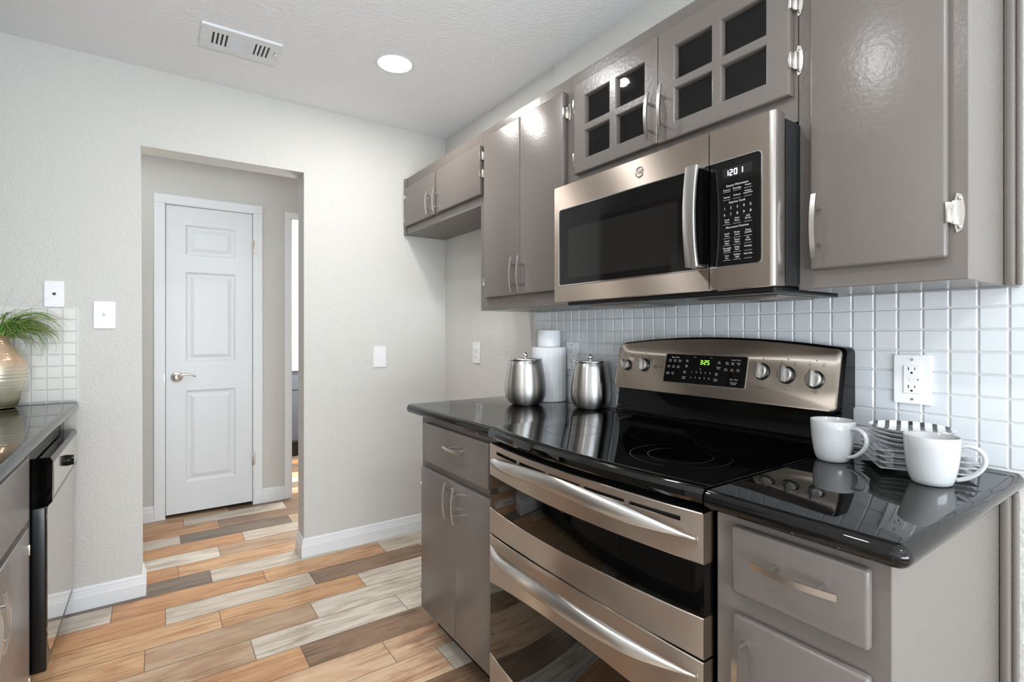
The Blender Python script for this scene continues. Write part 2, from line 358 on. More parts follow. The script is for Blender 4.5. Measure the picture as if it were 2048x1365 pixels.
bm = BM()      # back wall with the hall opening (square edged, plastered)
prism(bm, [(-1.3, 0), (-.058, 0), (-.066, 2.075), (.648, 2.078), (.648, 0), (2.0, 0), (2.0, ZC), (-1.3, ZC)], 'y', YB, YB+.135)
struct('wall_back', bm, 'wall')
bm = BM(); box(bm, XR, XR+.12, YF-.1, YB, 0, ZC); prism(bm, [(1.488, 2.1385), (XR, 2.1385), (XR, ZC), (1.488, ZC)], "y", .266, 1.803)
struct('wall_right', bm, 'wall')
bm = BM(); box(bm, XL-.12, XL, YF-.1, YB, 0, ZC); struct('wall_left', bm, 'wall')
bm = BM(); box(bm, -1.3, 2.0, YF-.12, YF, 0, ZC); struct('wall_front', bm, 'wall')
bm = BM()
for x0, x1, z0 in ((-1.3, .036, 0), (.036, .554, 2.054), (.554, .803, 0), (.803, 1.52, 2.046), (1.52, 2.0, 0)): box(bm, x0, x1, 4.0, 4.11, z0, ZC)
struct('wall_hall', bm, 'wall')
bm = BM(); box(bm, -1.3, 2.0, 5.85, 5.95, 0, ZC); struct('wall_bathroom', bm, 'wall')
bm = BM(); box(bm, 1.9, 2.0, YB+.135, 5.85, 0, ZC); struct('wall_end', bm, 'wall')
bm = BM(); box(bm, -1.3, -1.2, YB+.135, 5.85, 0, ZC); struct('wall_far', bm, 'wall')
bm = BM(); box(bm, .66, .72, 4.11, 5.85, 0, ZC); struct('wall_inner', bm, 'wall')

# baseboards with a moulded profile
PROF = [(0, 0), (.0145, 0), (.0145, .058), (.0125, .0615), (.0125, .066), (.0105, .069), (.0105, .075), (.008, .078), (.0075, .09), (.004, .097), (0, .098)]
def baseboard(name, segs):
    """segs: list of (p0, p1, normal) runs; mitres approximated by overlapping ends by the thickness"""
    bm = BM()
    for p0, p1, n in segs:
        t = bmesh.new(); A = []; B_ = []
        for d, z in PROF:
            A.append(t.verts.new((p0[0]+n[0]*d, p0[1]+n[1]*d, z+.001))); B_.append(t.verts.new((p1[0]+n[0]*d, p1[1]+n[1]*d, z+.001)))
        t.faces.new(A); t.faces.new(B_[::-1])
        for i in range(len(A)): t.faces.new((A[i], B_[i], B_[(i+1) % len(A)], A[(i+1) % len(A)]))
        merge(bm, t)
    return struct(name, bm, 'white')
def mitre(name, pts, norms):
    """one continuous board along pts (xy), offset by norms per vertex (mitre vectors)"""
    bm = BM(); t = bmesh.new(); rings = []
    for p, n in zip(pts, norms):
        rings.append([t.verts.new((p[0]+n[0]*d, p[1]+n[1]*d, z+.001)) for d, z in PROF])
    for a, b_ in zip(rings, rings[1:]):
        for i in range(len(a)): t.faces.new((a[i], b_[i], b_[(i+1) % len(a)], a[(i+1) % len(a)]))
    t.faces.new(rings[0]); t.faces.new(rings[-1][::-1]); merge(bm, t)
    return struct(name, bm, 'white')
mitre('baseboard_back', [(.648, YB+.135), (.648, YB), (1.5, YB)], [(-1, 0), (-1, -1), (0, -1)])
mitre('baseboard_left', [(-.335, YB), (-.0585, YB), (-.0585, YB+.135)], [(0, -1), (1, -1), (1, 0)])
baseboard('baseboard_hall', [((-1.2, 4.0), (-.021, 4.0), (0, -1))])
baseboard('baseboard_inner', [((.611, 4.0), (.757, 4.0), (0, -1))])
baseboard('baseboard_right', [((XR, YF), (XR, .262), (-1, 0))])

# door casings
def casing(name, x0, x1, ztop, wdt=.057):
    bm = BM()
    for a, b_ in ((x0-wdt, x0), (x1, x1+wdt)): box(bm, a, b_, 3.982, 4.0, .001, ztop, .003)
    box(bm, x0-wdt, x1+wdt, 3.982, 4.0, ztop, ztop+wdt, .003)
    for a, b_ in ((x0, x0+.004), (x1-.004, x1)): box(bm, a, b_, 3.985, 4.11, .001, ztop)
    box(bm, x0, x1, 3.985, 4.11, ztop-.004, ztop)
    return struct(name, bm, 'white')
casing('trim_1', .036, .554, 2.053)
casing('trim_2', .803, 1.52, 2.046, .046)

# white moulded six-panel style door (three panels), slightly recessed in its casing
bm = BM()
dx0, dx1, dz0, dz1 = .0425, .5475, .024, 2.047; dy = 3.996
panels = [(.151, .443, 1.725, 1.925), (.151, .443, 1.02, 1.615), (.151, .443, .222, .830)]
def door_face(bm, y, d=1):
    t = bmesh.new()
    xs = [dx0, .151, .443, dx1]; zs = [dz0, .222, .830, 1.02, 1.615, 1.725, 1.925, dz1]
    g = {}
    for i, x in enumerate(xs):
        for j, z in enumerate(zs): g[i, j] = t.verts.new((x, y, z))
    holes = {(1, 1), (1, 3), (1, 5)}
    for i in range(3):
        for j in range(7):
            f = [g[i, j], g[i+1, j], g[i+1, j+1], g[i, j+1]]
            if (i, j) not in holes: t.faces.new(f); continue
            x0, x1, z0, z1 = xs[i], xs[i+1], zs[j], zs[j+1]; ring = f
            for ins, dep in ((.006, .006), (.016, .010), (.024, .010), (.046, .003), (.048, .002)):
                nr = [t.verts.new((xx, y+dep*d, zz)) for xx, zz in ((x0+ins, z0+ins), (x1-ins, z0+ins), (x1-ins, z1-ins), (x0+ins, z1-ins))]
                for k in range(4): t.faces.new((ring[k], ring[(k+1) % 4], nr[(k+1) % 4], nr[k]))
                ring = nr
            t.faces.new(ring)
    merge(bm, t)
door_face(bm, dy)
box(bm, dx0, dx1, dy+.0115, dy+.035, dz0, dz1)
for a in ((dx0, dx0+.0004, dz0, dz1), (dx1-.0004, dx1, dz0, dz1), (dx0, dx1, dz0, dz0+.0004), (dx0, dx1, dz1-.0004, dz1)):
    box(bm, a[0], a[1], dy, dy+.035, a[2], a[3])
d1 = struct('door_1', bm, 'door')
bm = BM()      # lever handle
hx, hz = .102, .922
lathe(bm, [(0, 0), (.033, 0), (.034, .004), (.030, .010), (.018, .013), (.014, .02), (.0125, .045), (0, .047)], mtx=Matrix.Translation((hx, dy, hz)) @ Matrix.Rotation(PI/2, 4, 'X'), seg=32)
pth = [(hx+u*.105, dy-.043-.006*math.sin(u*PI), hz+.004+.012*math.sin(u*PI*1.15-.25)) for u in [k/14 for k in range(15)]]
sweep(bm, pth, lambda i: ell(.0055 if i < 12 else .007, .0085-.0003*i, 10))
obj('door_handle', bm, 'nickel', d1, True)
for z in (1.816, .326):
    bm = BM(); cyl(bm, (.5505, 3.979, z-.045), (.5505, 3.979, z+.045), .0062, 12, bev=.001); box(bm, .545, .566, 3.979, 3.9815, z-.044, z+.044); obj('hinge', bm, 'nickel', d1, 30)
bm = BM(); box(bm, .034, .0365, 3.980, 3.995, .895, .945); obj('strike_plate', bm, 'nickel', d1)

# ------------------------------------------------------------------ tile backsplashes
def tiles(bm, us, vs_, P, gap=.0016, th=.006, ulim=None, vlim=None):
    for a, b_ in zip(us, us[1:]):
        for c_, d in zip(vs_, vs_[1:]):
            u0, u1, v0, v1 = a+gap, b_-gap, c_+gap, d-gap
            if u1-u0 < .004 or v1-v0 < .004: continue
            t = bmesh.new(); bv = .0022
            o_ = [t.verts.new(P(u, v, .0012)) for u, v in ((u0, v0), (u1, v0), (u1, v1), (u0, v1))]
            m_ = [t.verts.new(P(u, v, th-.0018)) for u, v in ((u0, v0), (u1, v0), (u1, v1), (u0, v1))]
            i_ = [t.verts.new(P(u, v, th)) for u, v in ((u0+bv, v0+bv), (u1-bv, v0+bv), (u1-bv, v1-bv), (u0+bv, v1-bv))]
            for q, r in ((o_, m_), (m_, i_)):
                for k in range(4): t.faces.new((q[k], q[(k+1) % 4], r[(k+1) % 4], r[k]))
            t.faces.new(i_); merge(bm, t, 0)
def grid(lo, hi, ph, pitch=.05):
    k = math.ceil((lo-ph)/pitch-1e-6); out = [lo]
    while ph+k*pitch < hi-1e-6:
        if ph+k*pitch > lo+1e-4: out.append(ph+k*pitch)
        k += 1
    return out+[hi]
bm = BM()
tiles(bm, grid(.15, 1.952, .738), grid(.916, 1.312, 1.170), lambda u, v, d: (XR-.0004-d, u, v))
box(bm, XR-.0022, XR-.0004, .15, 1.952, .9145, 1.312, mi=1); box(bm, XR-.0058, XR-.0004, 1.952, 1.966, .9145, 1.312, .001, mi=1)
tag(obj('tile_backsplash', bm, ['tile', 'grout'], smooth=False), 'grey glass mosaic tile backsplash on the wall behind the stove', 'backsplash')
bm = BM()
tiles(bm, grid(-.955, -.289, -.287), grid(.916, 1.318, 1.168), lambda u, v, d: (u, YB-.0004-d, v))
box(bm, -.955, -.289, YB-.0022, YB-.0004, .9145, 1.318, mi=1); box(bm, -.289, -.2835, YB-.0058, YB-.0004, .9145, 1.318, .001, mi=1)
tag(obj('tile_backsplash', bm, ['tile_w', 'grout']), 'small white glass tile backsplash behind the plant vase', 'backsplash')

# ------------------------------------------------------------------ hardware
def pull(parent, x, y, z, L=.135, out=.030, axis='z', sgn=-1, spacing=.56, flip=1):
    """arched bar pull on a face at x; sgn -1 stands out towards -x"""
    bm = BM(); n = 13; pth = []
    for i in range(n):
        u = -1+2*i/(n-1); d = x+sgn*(out-.004+.009*(1-u*u))
        pth.append((d, y, z+u*L/2) if axis == 'z' else (d, y-u*L/2, z))
    w_ = .0052; t_ = .0026
    upv = (1, 0, 0)
    sweep(bm, pth, lambda i: [(-w_, -t_), (w_, -t_), (w_, t_), (-w_, t_)], up=upv)
    for s in (-1, 1):
        q = s*L/2*spacing; e_ = x+sgn*(out+.003)
        a, b_ = ((x, y, z+q), (e_, y, z+q)) if axis == 'z' else ((x, y-q, z), (e_, y-q, z))
        cyl(bm, a, b_, .0042, 12)
    return obj('handle', bm, 'nickel', parent, 35)
def hinge(parent, xd, xf, yedge, z, side, h=.07, sgn=-1, name='hinge'):
    """decorative surface hinge: wrap on the door edge (front at xd) and a leaf screwed to the frame (at xf). side: +1 leaf towards +y"""
    bm = BM(); s = side
    y0, y1 = sorted((yedge-s*.0015, yedge+s*.006)); box(bm, *sorted((xd+sgn*.002, xf)), y0, y1, z-h*.26, z+h*.26, .001)
    cyl(bm, (xf+sgn*.006, yedge+s*.008, z-h*.30), (xf+sgn*.006, yedge+s*.008, z+h*.30), .0055, 12, bev=.001)
    pts = []
    for k in range(17):
        u = -1+2*k/16; pts.append((yedge+s*(.012+.011*(1-.55*abs(u)**2) if abs(u) < .9 else .016), z+u*h/2))
    pts = [(yedge+s*.008, z-h*.32)]+[(yedge+s*.011, z-h/2)]+pts[1:-1]+[(yedge+s*.011, z+h/2), (yedge+s*.008, z+h*.32)]
    prism(bm, pts, 'x', *sorted((xf+sgn*.0025, xf)))
    for u in (-.36, .36):
        t = bmesh.new(); bmesh.ops.create_uvsphere(t, u_segments=12, v_segments=8, radius=.0042)
        merge(bm, t, 0, Matrix.Translation((xf+sgn*.0025, yedge+s*.0155, z+u*h)) @ Matrix.Diagonal((.5, 1, 1, 1)))
    return obj(name, bm, 'nickel', parent, 30)
def slab(parent, name, x0, x1, y0, y1, z0, z1, m='cab', bev=.004, sgn=-1):
    """overlay door or drawer front with eased edge"""
    bm = BM(); box(bm, x0, x1, y0, y1, z0, z1, bev, 3)
    return obj(name, bm, m, parent, 30)

# ------------------------------------------------------------------ upper cabinets
XU = 1.227; XD = 1.207; ZU = 2.1375
def solid_carcass(parent, y0, y1, z0, z1, x0=XU, x1=1.4925):
    bm = BM(); box(bm, x0, x1, y0, y1, z0, z1, .0015, 1); return obj('carcass', bm, 'cab', parent)
c1 = thing('wall_cabinet', 'low grey wall cabinet in the corner over the empty fridge space', 'cabinet', (1.36, 2.45, 1.80))
bm = BM(); box(bm, XU, XR-.001, 2.0175, YB-.001, 1.80, ZU, .0015, 1); box(bm, XU-.008, XU+.004, YB-.03, YB-.001, 1.80, ZU, .002); obj('carcass', bm, 'cab', c1)
d = slab(c1, 'door', XD, XU-.0004, 2.466, 2.868, 1.843, 2.072); pull(d, XD, 2.497, 1.912, .125); [hinge(d, XD, XU, 2.868, z, 1, .05) for z in (1.885, 2.02)]
d = slab(c1, 'door', XD, XU-.0004, 1.997, 2.442, 1.845, 2.072); pull(d, XD, 2.412, 1.906, .125); [hinge(d, XD, XU, 1.997, z, -1, .06) for z in (1.94, 2.02)]
c2 = thing('wall_cabinet', 'tall grey wall cabinet with two plain doors left of the microwave', 'cabinet', (1.36, 1.70, 1.314))
solid_carcass(c2, 1.3895, 2.0165, 1.314, ZU)
d = slab(c2, 'door', XD, XU-.0004, 1.6845, 1.960, 1.369, 2.092); pull(d, XD, 1.706, 1.448, .145); hinge(d, XD, XU, 1.960, 1.44, 1, .06)
d = slab(c2, 'door', XD, XU-.0004, 1.412, 1.6815, 1.369, 2.090); pull(d, XD, 1.655, 1.448, .145); hinge(d, XD, XU, 1.412, 2.01, -1, .07)
# glass-door cabinet: hollow
c3 = thing('wall_cabinet', 'short grey wall cabinet with two glass paned doors above the microwave', 'cabinet', (1.36, .99, 1.706))
bm = BM(); y0, y1, z0, z1 = .596, 1.3885, 1.7065, ZU
def carcass_shell(bm):
    box(bm, XU+.018, 1.4925, y0, y0+.016, z0, z1, mi=0); box(bm, XU+.018, 1.4925, y1-.016, y1, z0, z1, mi=0)
    box(bm, XU+.018, 1.4925, y0+.016, y1-.016, z0, z0+.016); box(bm, XU+.018, 1.4925, y0+.016, y1-.016, z1-.016, z1)
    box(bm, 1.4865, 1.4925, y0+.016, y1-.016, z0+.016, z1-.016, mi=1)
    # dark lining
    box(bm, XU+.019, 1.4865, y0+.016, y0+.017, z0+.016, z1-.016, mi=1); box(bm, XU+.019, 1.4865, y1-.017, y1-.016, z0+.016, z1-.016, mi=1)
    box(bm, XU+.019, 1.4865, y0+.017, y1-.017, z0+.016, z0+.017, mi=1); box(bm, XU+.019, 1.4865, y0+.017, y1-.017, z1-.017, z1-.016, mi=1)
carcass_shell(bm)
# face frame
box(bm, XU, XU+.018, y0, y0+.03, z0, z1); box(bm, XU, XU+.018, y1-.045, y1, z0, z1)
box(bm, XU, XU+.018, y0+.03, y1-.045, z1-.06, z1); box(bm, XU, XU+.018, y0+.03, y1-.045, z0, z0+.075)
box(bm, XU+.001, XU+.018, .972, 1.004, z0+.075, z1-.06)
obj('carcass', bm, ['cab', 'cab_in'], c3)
def glass_door(y0, y1, z0, z1, cols, rws):
    bm = BM(); X0, X1 = XD, XU-.0004
    ys = [y0]+sorted(sum(([a, b_] for a, b_ in cols), []))+[y1]; zs = [z0]+sorted(sum(([a, b_] for a, b_ in rws), []))+[z1]
    t = bmesh.new()
    for x in (X0, X1):
        g = {(i, j): t.verts.new((x, ys[i], zs[j])) for i in range(6) for j in range(6)}
        for i in range(5):
            for j in range(5):
                if i in (1, 3) and j in (1, 3): continue
                t.faces.new((g[i, j], g[i+1, j], g[i+1, j+1], g[i, j+1]))
        if x == X0: gf = g
        else: gb = g
    def wall(a, b_): t.faces.new((gf[a], gf[b_], gb[b_], gb[a]))
    for i in range(5): wall((i, 0), (i+1, 0)); wall((i, 5), (i+1, 5)); wall((0, i), (0, i+1)); wall((5, i), (5, i+1))
    for i in (1, 3):
        for j in (1, 3): wall((i, j), (i+1, j)); wall((i, j+1), (i+1, j+1)); wall((i, j), (i, j+1)); wall((i+1, j), (i+1, j+1))
    bmesh.ops.recalc_face_normals(t, faces=t.faces)
    es = [e for e in t.edges if len(e.link_faces) == 2 and e.calc_face_angle(0) > 1 and all(abs(v.co.x-X0) < 1e-5 for v in e.verts)]
    bmesh.ops.bevel(t, geom=es, offset=.0035, segments=2, profile=.5, affect='EDGES'); merge(bm, t)
    dd = obj('door', bm, 'cab', c3)
    for a, b_ in cols:
        for c_, e_ in rws:
            bm = BM(); box(bm, X0+.011, X0+.014, a+.0003, b_-.0003, c_+.0003, e_-.0003); obj('pane', bm, 'pane', dd)
    return dd
RW = [(1.816, 1.909), (1.934, 2.030)]
d = glass_door(.9885, 1.3535, 1.771, 2.088, [(1.037, 1.152), (1.183, 1.297)], RW); pull(d, XD, 1.004, 1.848, .14); [hinge(d, XD, XU, 1.3535, z, 1, .06) for z in (2.02, 1.83)]
d = glass_door(.606, .9862, 1.768, 2.088, [(.662, .781), (.809, .927)], RW); pull(d, XD, .956, 1.852, .145); [hinge(d, XD, XU, .606, z, -1, .07) for z in (1.985, 1.847)]
c4 = thing('wall_cabinet', 'grey wall cabinet with one large glossy door right of the microwave', 'cabinet', (1.36, .44, 1.312))
bm = BM(); box(bm, XU, 1.4925, .2905, .5945, 1.3125, ZU, .0015, 1); obj('carcass', bm, 'cab', c4)
d = slab(c4, 'door', XD, XU-.0004, .3185, .5615, 1.354, 2.095, bev=.006); pull(d, XD, .540, 1.447, .14); [hinge(d, XD, XU, .3185, z, -1, .075) for z in (1.437, 2.01)]
bm = BM(); box(bm, 1.459, 1.4925, .275, .2904, 1.3125, ZU, .004); box(bm, 1.478, 1.4925, .266, .275, 1.3125, ZU, .003); obj('scribe_moulding', bm, 'cab', c4, 30)

# ------------------------------------------------------------------ microwave
mw = thing('microwave', 'stainless steel microwave with black glass door hung above the stove', 'microwave', (1.30, .968, 1.30))
XM = 1.112; Y0, Y1 = .590, 1.346; Z0, Z1 = 1.317, 1.7035; YS = .7515
bm = BM(); box(bm, XM+.036, XT-.0005, Y0+.003, Y1-.003, Z0+.004, Z1-.004, .002, 1)
for k in range(5): box(bm, XM+.05+.06*k, XM+.055+.06*k, Y0+.001, Y0+.004, Z0+.01, Z1-.01)
obj('body', bm, 'char', mw)
bm = BM(); box(bm, XM+.04, 1.47, Y0+.02, Y1-.02, Z0-.012, Z0+.003, .004); obj('underside', bm, 'black', mw)
for a, b_ in ((.64, .86), (1.08, 1.30)):
    bm = BM(); box(bm, 1.22, 1.42, a, b_, Z0-.0155, Z0-.0125)
    for k in range(18): box(bm, 1.225+.0108*k, 1.2295+.0108*k, a+.004, b_-.004, Z0-.0175, Z0-.0155)
    obj('grease_filter', bm, 'steel2', mw)
bm = BM(); frame_plate(bm, rrect(YS+.0012, Y1, Z0, Z1, .004, 3), rrect(YS+.0013, 1.3205, 1.3715, 1.6235, (.009, .0005, .0005, .009)), XM, XM+.034)
dm = obj('door', bm, 'steel', mw)
bm = BM(); box(bm, XM+.0015, XM+.02, YS+.0016, 1.320, 1.372, 1.623, .0006, 1); obj('door_glass', bm, 'mglass', dm)
bm = BM(); prism(bm, rrect(.845, 1.276, 1.392, 1.556, .006), 'x', XM+.0008, XM+.0014); obj('window_screen', bm, 'screen', dm)
bm = BM()      # thin bright rim around the glass
frame_plate(bm, rrect(YS+.0013, 1.3225, 1.3695, 1.6255, (.010, .0005, .0005, .010)), rrect(YS+.0013, 1.3200, 1.3720, 1.6230, (.009, .0004, .0004, .009)), XM-.0006, XM+.002); obj('glass_rim', bm, 'chrome', dm)
# handle: curved satin bar with black backing
bm = BM(); pth = []
for i in range(21):
    u = -1+2*i/20; pth.append((XM-.036-.012*(1-u*u), .7745, 1.4975+u*.1225))
sweep(bm, pth, lambda i: [(-.0165, -.003), (-.015, -.0055), (0, -.0068), (.015, -.0055), (.0165, -.003), (.0165, .004), (-.0165, .004)], up=(1, 0, 0))
for z in (1.3775, 1.6175): box(bm, XM-.04, XM-.0005, .760, .789, z-.004, z+.004, .001)
hb = obj('handle', bm, 'steel2', dm, 40)
bm = BM(); pth = []
for i in range(21):
    u = -1+2*i/20; pth.append((XM-.016-.006*(1-u*u), .7725, 1.4975+u*.114))
sweep(bm, pth, lambda i: [(-.0125, -.013), (.0125, -.013), (.0125, .013), (-.0125, .013)], up=(1, 0, 0)); obj('handle_backing', bm, 'enamel', dm)
# embossed round emblem
def emblem(bm, x, y, z, R, mi=0):
    for r, th in ((R, .09*R), (R*.83, .04*R)):
        t = bmesh.new(); n = 36; rr_ = []
        for k in range(n):
            a = 2*PI*k/n; rr_.append([t.verts.new((x-.0009*math.sin(q)-.0003, y+(r+th*math.cos(q))*math.cos(a), z+(r+th*math.cos(q))*math.sin(a))) for q in (0, 1.05, 2.1, 3.14)])
        for k in range(n):
            a_, b_ = rr_[k], rr_[(k+1) % n]
            for j in range(3): t.faces.new((a_[j], b_[j], b_[j+1], a_[j+1]))
        merge(bm, t, mi)
    text(bm, 'GE', y, z, x-.0003, R*1.0, mi, shear=.25, ext=.0005)
bm = BM(); emblem(bm, XM, .972, 1.6645, .0145); obj('emblem', bm, 'nickel', dm)
# control side
bm = BM(); frame_plate(bm, rrect(Y0, YS-.0012, Z0, Z1, (.004, .009, .009, .004), 4), rrect(.6195, YS-.0013, 1.3715, 1.6235, (.0005, .010, .010, .0005)), XM, XM+.034)
t = bmesh.new()
cs = obj('control_frame', bm, 'steel', mw)
bm = BM(); pth = [(Y0+.0, Z0+.002), (Y0, Z1-.002)]
prism(bm, [(XM+.0365, Y0+.0045), (XM+.0365, Y0-.0035), (XM+.01, Y0-.0045), (XM+.001, Y0-.002), (XM-.0015, Y0+.004), (XM-.0012, Y0+.011), (XM+.002, Y0+.0125), (XM+.003, Y0+.0045)], 'z', Z0, Z1)
obj('edge_trim', bm, 'nickel', cs, 50)
bm = BM(); box(bm, XM+.0015, XM+.02, .620, YS-.0016, 1.372, 1.623, .0006, 1); cp = obj('control_panel', bm, 'mglass', mw)
bm = BM(); frame_plate(bm, rrect(.6175, YS-.0013, 1.3695, 1.6255, (.0005, .011, .011, .0005)), rrect(.6200, YS-.0013, 1.3720, 1.6230, (.0004, .010, .010, .0004)), XM-.0006, XM+.002); obj('panel_rim', bm, 'chrome', cp)
bm = BM(); box(bm, XM+.0006, XM+.0016, .642, .715, 1.581, 1.6045); obj('display', bm, 'black', cp)
SEG = {'0': 'abcdef', '1': 'bc', '2': 'abged', '3': 'abgcd', '5': 'afgcd'}
def seg7(bm, ch, y, z, x, w_, h_, th, mtx=None):
    P = {'a': (0, h_/2, w_, th), 'g': (0, 0, w_, th), 'd': (0, -h_/2, w_, th), 'f': (-w_/2, h_/4, th, h_/2), 'b': (w_/2, h_/4, th, h_/2), 'e': (-w_/2, -h_/4, th, h_/2), 'c': (w_/2, -h_/4, th, h_/2)}
    for s in SEG[ch]:
        cx, cz, a, b_ = P[s]; m_ = mtx if mtx is not None else Matrix.Translation((x, y, z)) @ FACE_R
        box(bm, cx-a/2, cx+a/2, cz-b_/2, cz+b_/2, 0, .0003, mtx=m_)
bm = BM()
for ch, y in (('1', .7045), ('2', .6935), ('0', .682), ('1', .668)): seg7(bm, ch, y, 1.592, XM+.0006, .0062, .0125, .0019)
obj('clock_digits', bm, 'led_w', cp)
bm = BM(); xp = XM+.0014
for s, y, z, sz in (('Sensor Microwave', .679, 1.5615, .0074), ('Popcorn', .705, 1.5525, .0053), ('Beverage', .679, 1.5530, .0056), ('Potato', .652, 1.5545, .0053),
                    ('Reheat', .705, 1.535, .0058), ('Defrost', .679, 1.5365, .0056), ('Defrost\nAuto/Time', .652, 1.5385, .0050), ('Express Cook', .679, 1.5215, .0072),
                    ('Cook\nTime', .705, 1.4785, .0056), ('Start\nPause', .679, 1.4795, .0056), ('Add\n30 Sec', .652, 1.4805, .0056), ('Microwave Features', .679, 1.4625, .0070),
                    ('Cook\nTime', .705, 1.4455, .0056), ('Power\nLevel', .679, 1.4465, .0056), ('Timer\nOn/Off', .652, 1.4475, .0056),
                    ('Hood\nLight', .705, 1.428, .0056), ('Steam\nClean', .679, 1.429, .0056), ('Set\nClock', .652, 1.430, .0056),
                    ('Turntable\nOn/Off', .705, 1.411, .0056), ('Delay\nStart', .679, 1.4115, .0056), ('Settings', .652, 1.4135, .0058),
                    ('Vent\nFan', .705, 1.393, .0056), ('Surface\nLight', .679, 1.394, .0056), ('Vent Fan', .652, 1.396, .0058)):
    text(bm, s, y, z, xp, sz)
for i, s in enumerate('12345'): text(bm, s, .711-.0163*i, 1.5085, xp, .0085)
for i, s in enumerate('67890'): text(bm, s, .711-.0163*i, 1.4935, xp, .0085)
for z in (1.5475, 1.5285, 1.470, 1.437, 1.420, 1.403, 1.385):
    for y in (.705, .679, .652): box(bm, xp-.0002, xp, y-.0095, y+.0095, z, z+.0005)
obj('button_lettering', bm, 'print_w', cp)

# ------------------------------------------------------------------ range
rg_ = thing('range', 'stainless double oven range with black ceramic cooktop', 'range', (1.15, .9675, 0))
RC = .9675; RH = .3795
def tt(y): return (y-RC)/RH
def bowx(y, x0=.852, b_=.030): t = tt(y); return x0-b_*(1-t*t)
def bow_solid(bm, zlo, zhi, off=0, back=.884, y0=RC-RH, y1=RC+RH, n=28, nz=3, rnd=.0015):
    t = bmesh.new(); F = []; B_ = []
    for i in range(n+1):
        y = y0+(y1-y0)*i/n; a, b2 = zlo(tt(y)), zhi(tt(y)); x = bowx(y)+off
        prof = [(x+rnd, a), (x, a+rnd), (x, b2-rnd), (x+rnd, b2), (back, b2), (back, a)]
        F.append([t.verts.new((px, y, pz)) for px, pz in prof])
    for a, b2 in zip(F, F[1:]):
        for k in range(6): t.faces.new((a[k], a[(k+1) % 6], b2[(k+1) % 6], b2[k]))
    t.faces.new(F[0]); t.faces.new(F[-1][::-1]); merge(bm, t)
bm = BM(); box(bm, .886, 1.485, RC-.375, RC+.375, .06, .882); box(bm, .93, 1.45, RC-.36, RC+.36, .0, .06); obj('body', bm, 'enamel', rg_)
# cooktop: bowed front edge, glass top
bm = BM(); t = bmesh.new(); F = []
for i in range(41):
    y = RC-.3805+.761*i/40; x = bowx(y, .846, .032)
    prof = [(1.40, .884), (x+.012, .884), (x+.003, .888), (x, .895), (x+.001, .906), (x+.007, .915), (x+.018, .9195), (x+.028, .9195), (x+.034, .9182), (1.36, .9182), (1.375, .921), (1.40, .923)]
    F.append([t.verts.new((px, y, pz)) for px, pz in prof])
for a, b2 in zip(F, F[1:]):
    for k in range(12): t.faces.new((a[k], a[(k+1) % 12], b2[(k+1) % 12], b2[k]))
t.faces.new(F[0]); t.faces.new(F[-1][::-1]); merge(bm, t)
ct = obj('cooktop', bm, 'ceran', rg_, 25)
for bx_, by_, rs in ((1.035, 1.165, (.088,)), (1.03, .775, (.118, .076)), (1.255, 1.16, (.076,)), (1.25, .775, (.098, .064)), (1.15, .97, (.05,))):
    bm = BM()
    for r in rs:
        t = bmesh.new(); n = 64
        a = [t.verts.new((bx_+r*math.cos(2*PI*k/n), by_+r*math.sin(2*PI*k/n), .91845)) for k in range(n)]
        b2 = [t.verts.new((bx_+(r-.0022)*math.cos(2*PI*k/n), by_+(r-.0022)*math.sin(2*PI*k/n), .91845)) for k in range(n)]
        for k in range(n): t.faces.new((a[k], a[(k+1) % n], b2[(k+1) % n], b2[k]))
        merge(bm, t)
    obj('burner_ring', bm, 'ring', ct)
# oven doors
K = lambda v: (lambda t: v)
gap_lo = lambda t: .583+.013*(1-t*t); gap_hi = lambda t: .588+.013*(1-t*t)
du = bpy.data.objects.new('upper_oven_door', None); C.objects.link(du); du.parent = rg_
# steel top band with five vent slots cut through
bm = BM(); slots = [(1.298, 1.173), (1.159, 1.034), (1.020, .903), (.888, .769), (.756, .635)]
ysl = sorted({RC-RH, RC+RH, *sum(([a, b_] for a, b_ in slots), [])}|{RC-RH+2*RH*i/36 for i in range(37)})
zsl = [.770, .7715, .842, .8515, .8665, .868]
t = bmesh.new(); g = {}
for i, y in enumerate(ysl):
    for j, z in enumerate(zsl):
        g[i, j, 0] = t.verts.new((bowx(y)+(.0015 if j in (0, 5) else 0), y, z)); g[i, j, 1] = t.verts.new((bowx(y)+.006, y, z))
def inslot(i): ym = (ysl[i]+ysl[i+1])/2; return any(b_ < ym < a for a, b_ in slots)
for i in range(len(ysl)-1):
    for j in range(5):
        if j == 2 and inslot(i):
            for jj in (2, 3): t.faces.new((g[i, jj, 0], g[i+1, jj, 0], g[i+1, jj, 1], g[i, jj, 1]))
            if not (i > 0 and inslot(i-1)): t.faces.new((g[i, 2, 0], g[i, 3, 0], g[i, 3, 1], g[i, 2, 1]))
            if not inslot(i+1): t.faces.new((g[i+1, 2, 0], g[i+1, 3, 0], g[i+1, 3, 1], g[i+1, 2, 1]))
            continue
        t.faces.new((g[i, j, 0], g[i+1, j, 0], g[i+1, j+1, 0], g[i, j+1, 0])); t.faces.new((g[i, j, 1], g[i+1, j, 1], g[i+1, j+1, 1], g[i, j+1, 1]))
    for j in (0, 5): t.faces.new((g[i, j, 0], g[i+1, j, 0], g[i+1, j, 1], g[i, j, 1]))
bmesh.ops.recalc_face_normals(t, faces=t.faces); merge(bm, t)
for s in (-1, 1): box(bm, .852, .884, *sorted((RC+s*RH, RC+s*(RH-.003))), .770, .868)
obj('upper_band', bm, 'steel', du, 20)
bm = BM(); bow_solid(bm, K(.772), K(.866), .012, .884, RC-RH+.003, RC+RH-.003); obj('vent_backing', bm, 'slot', du)
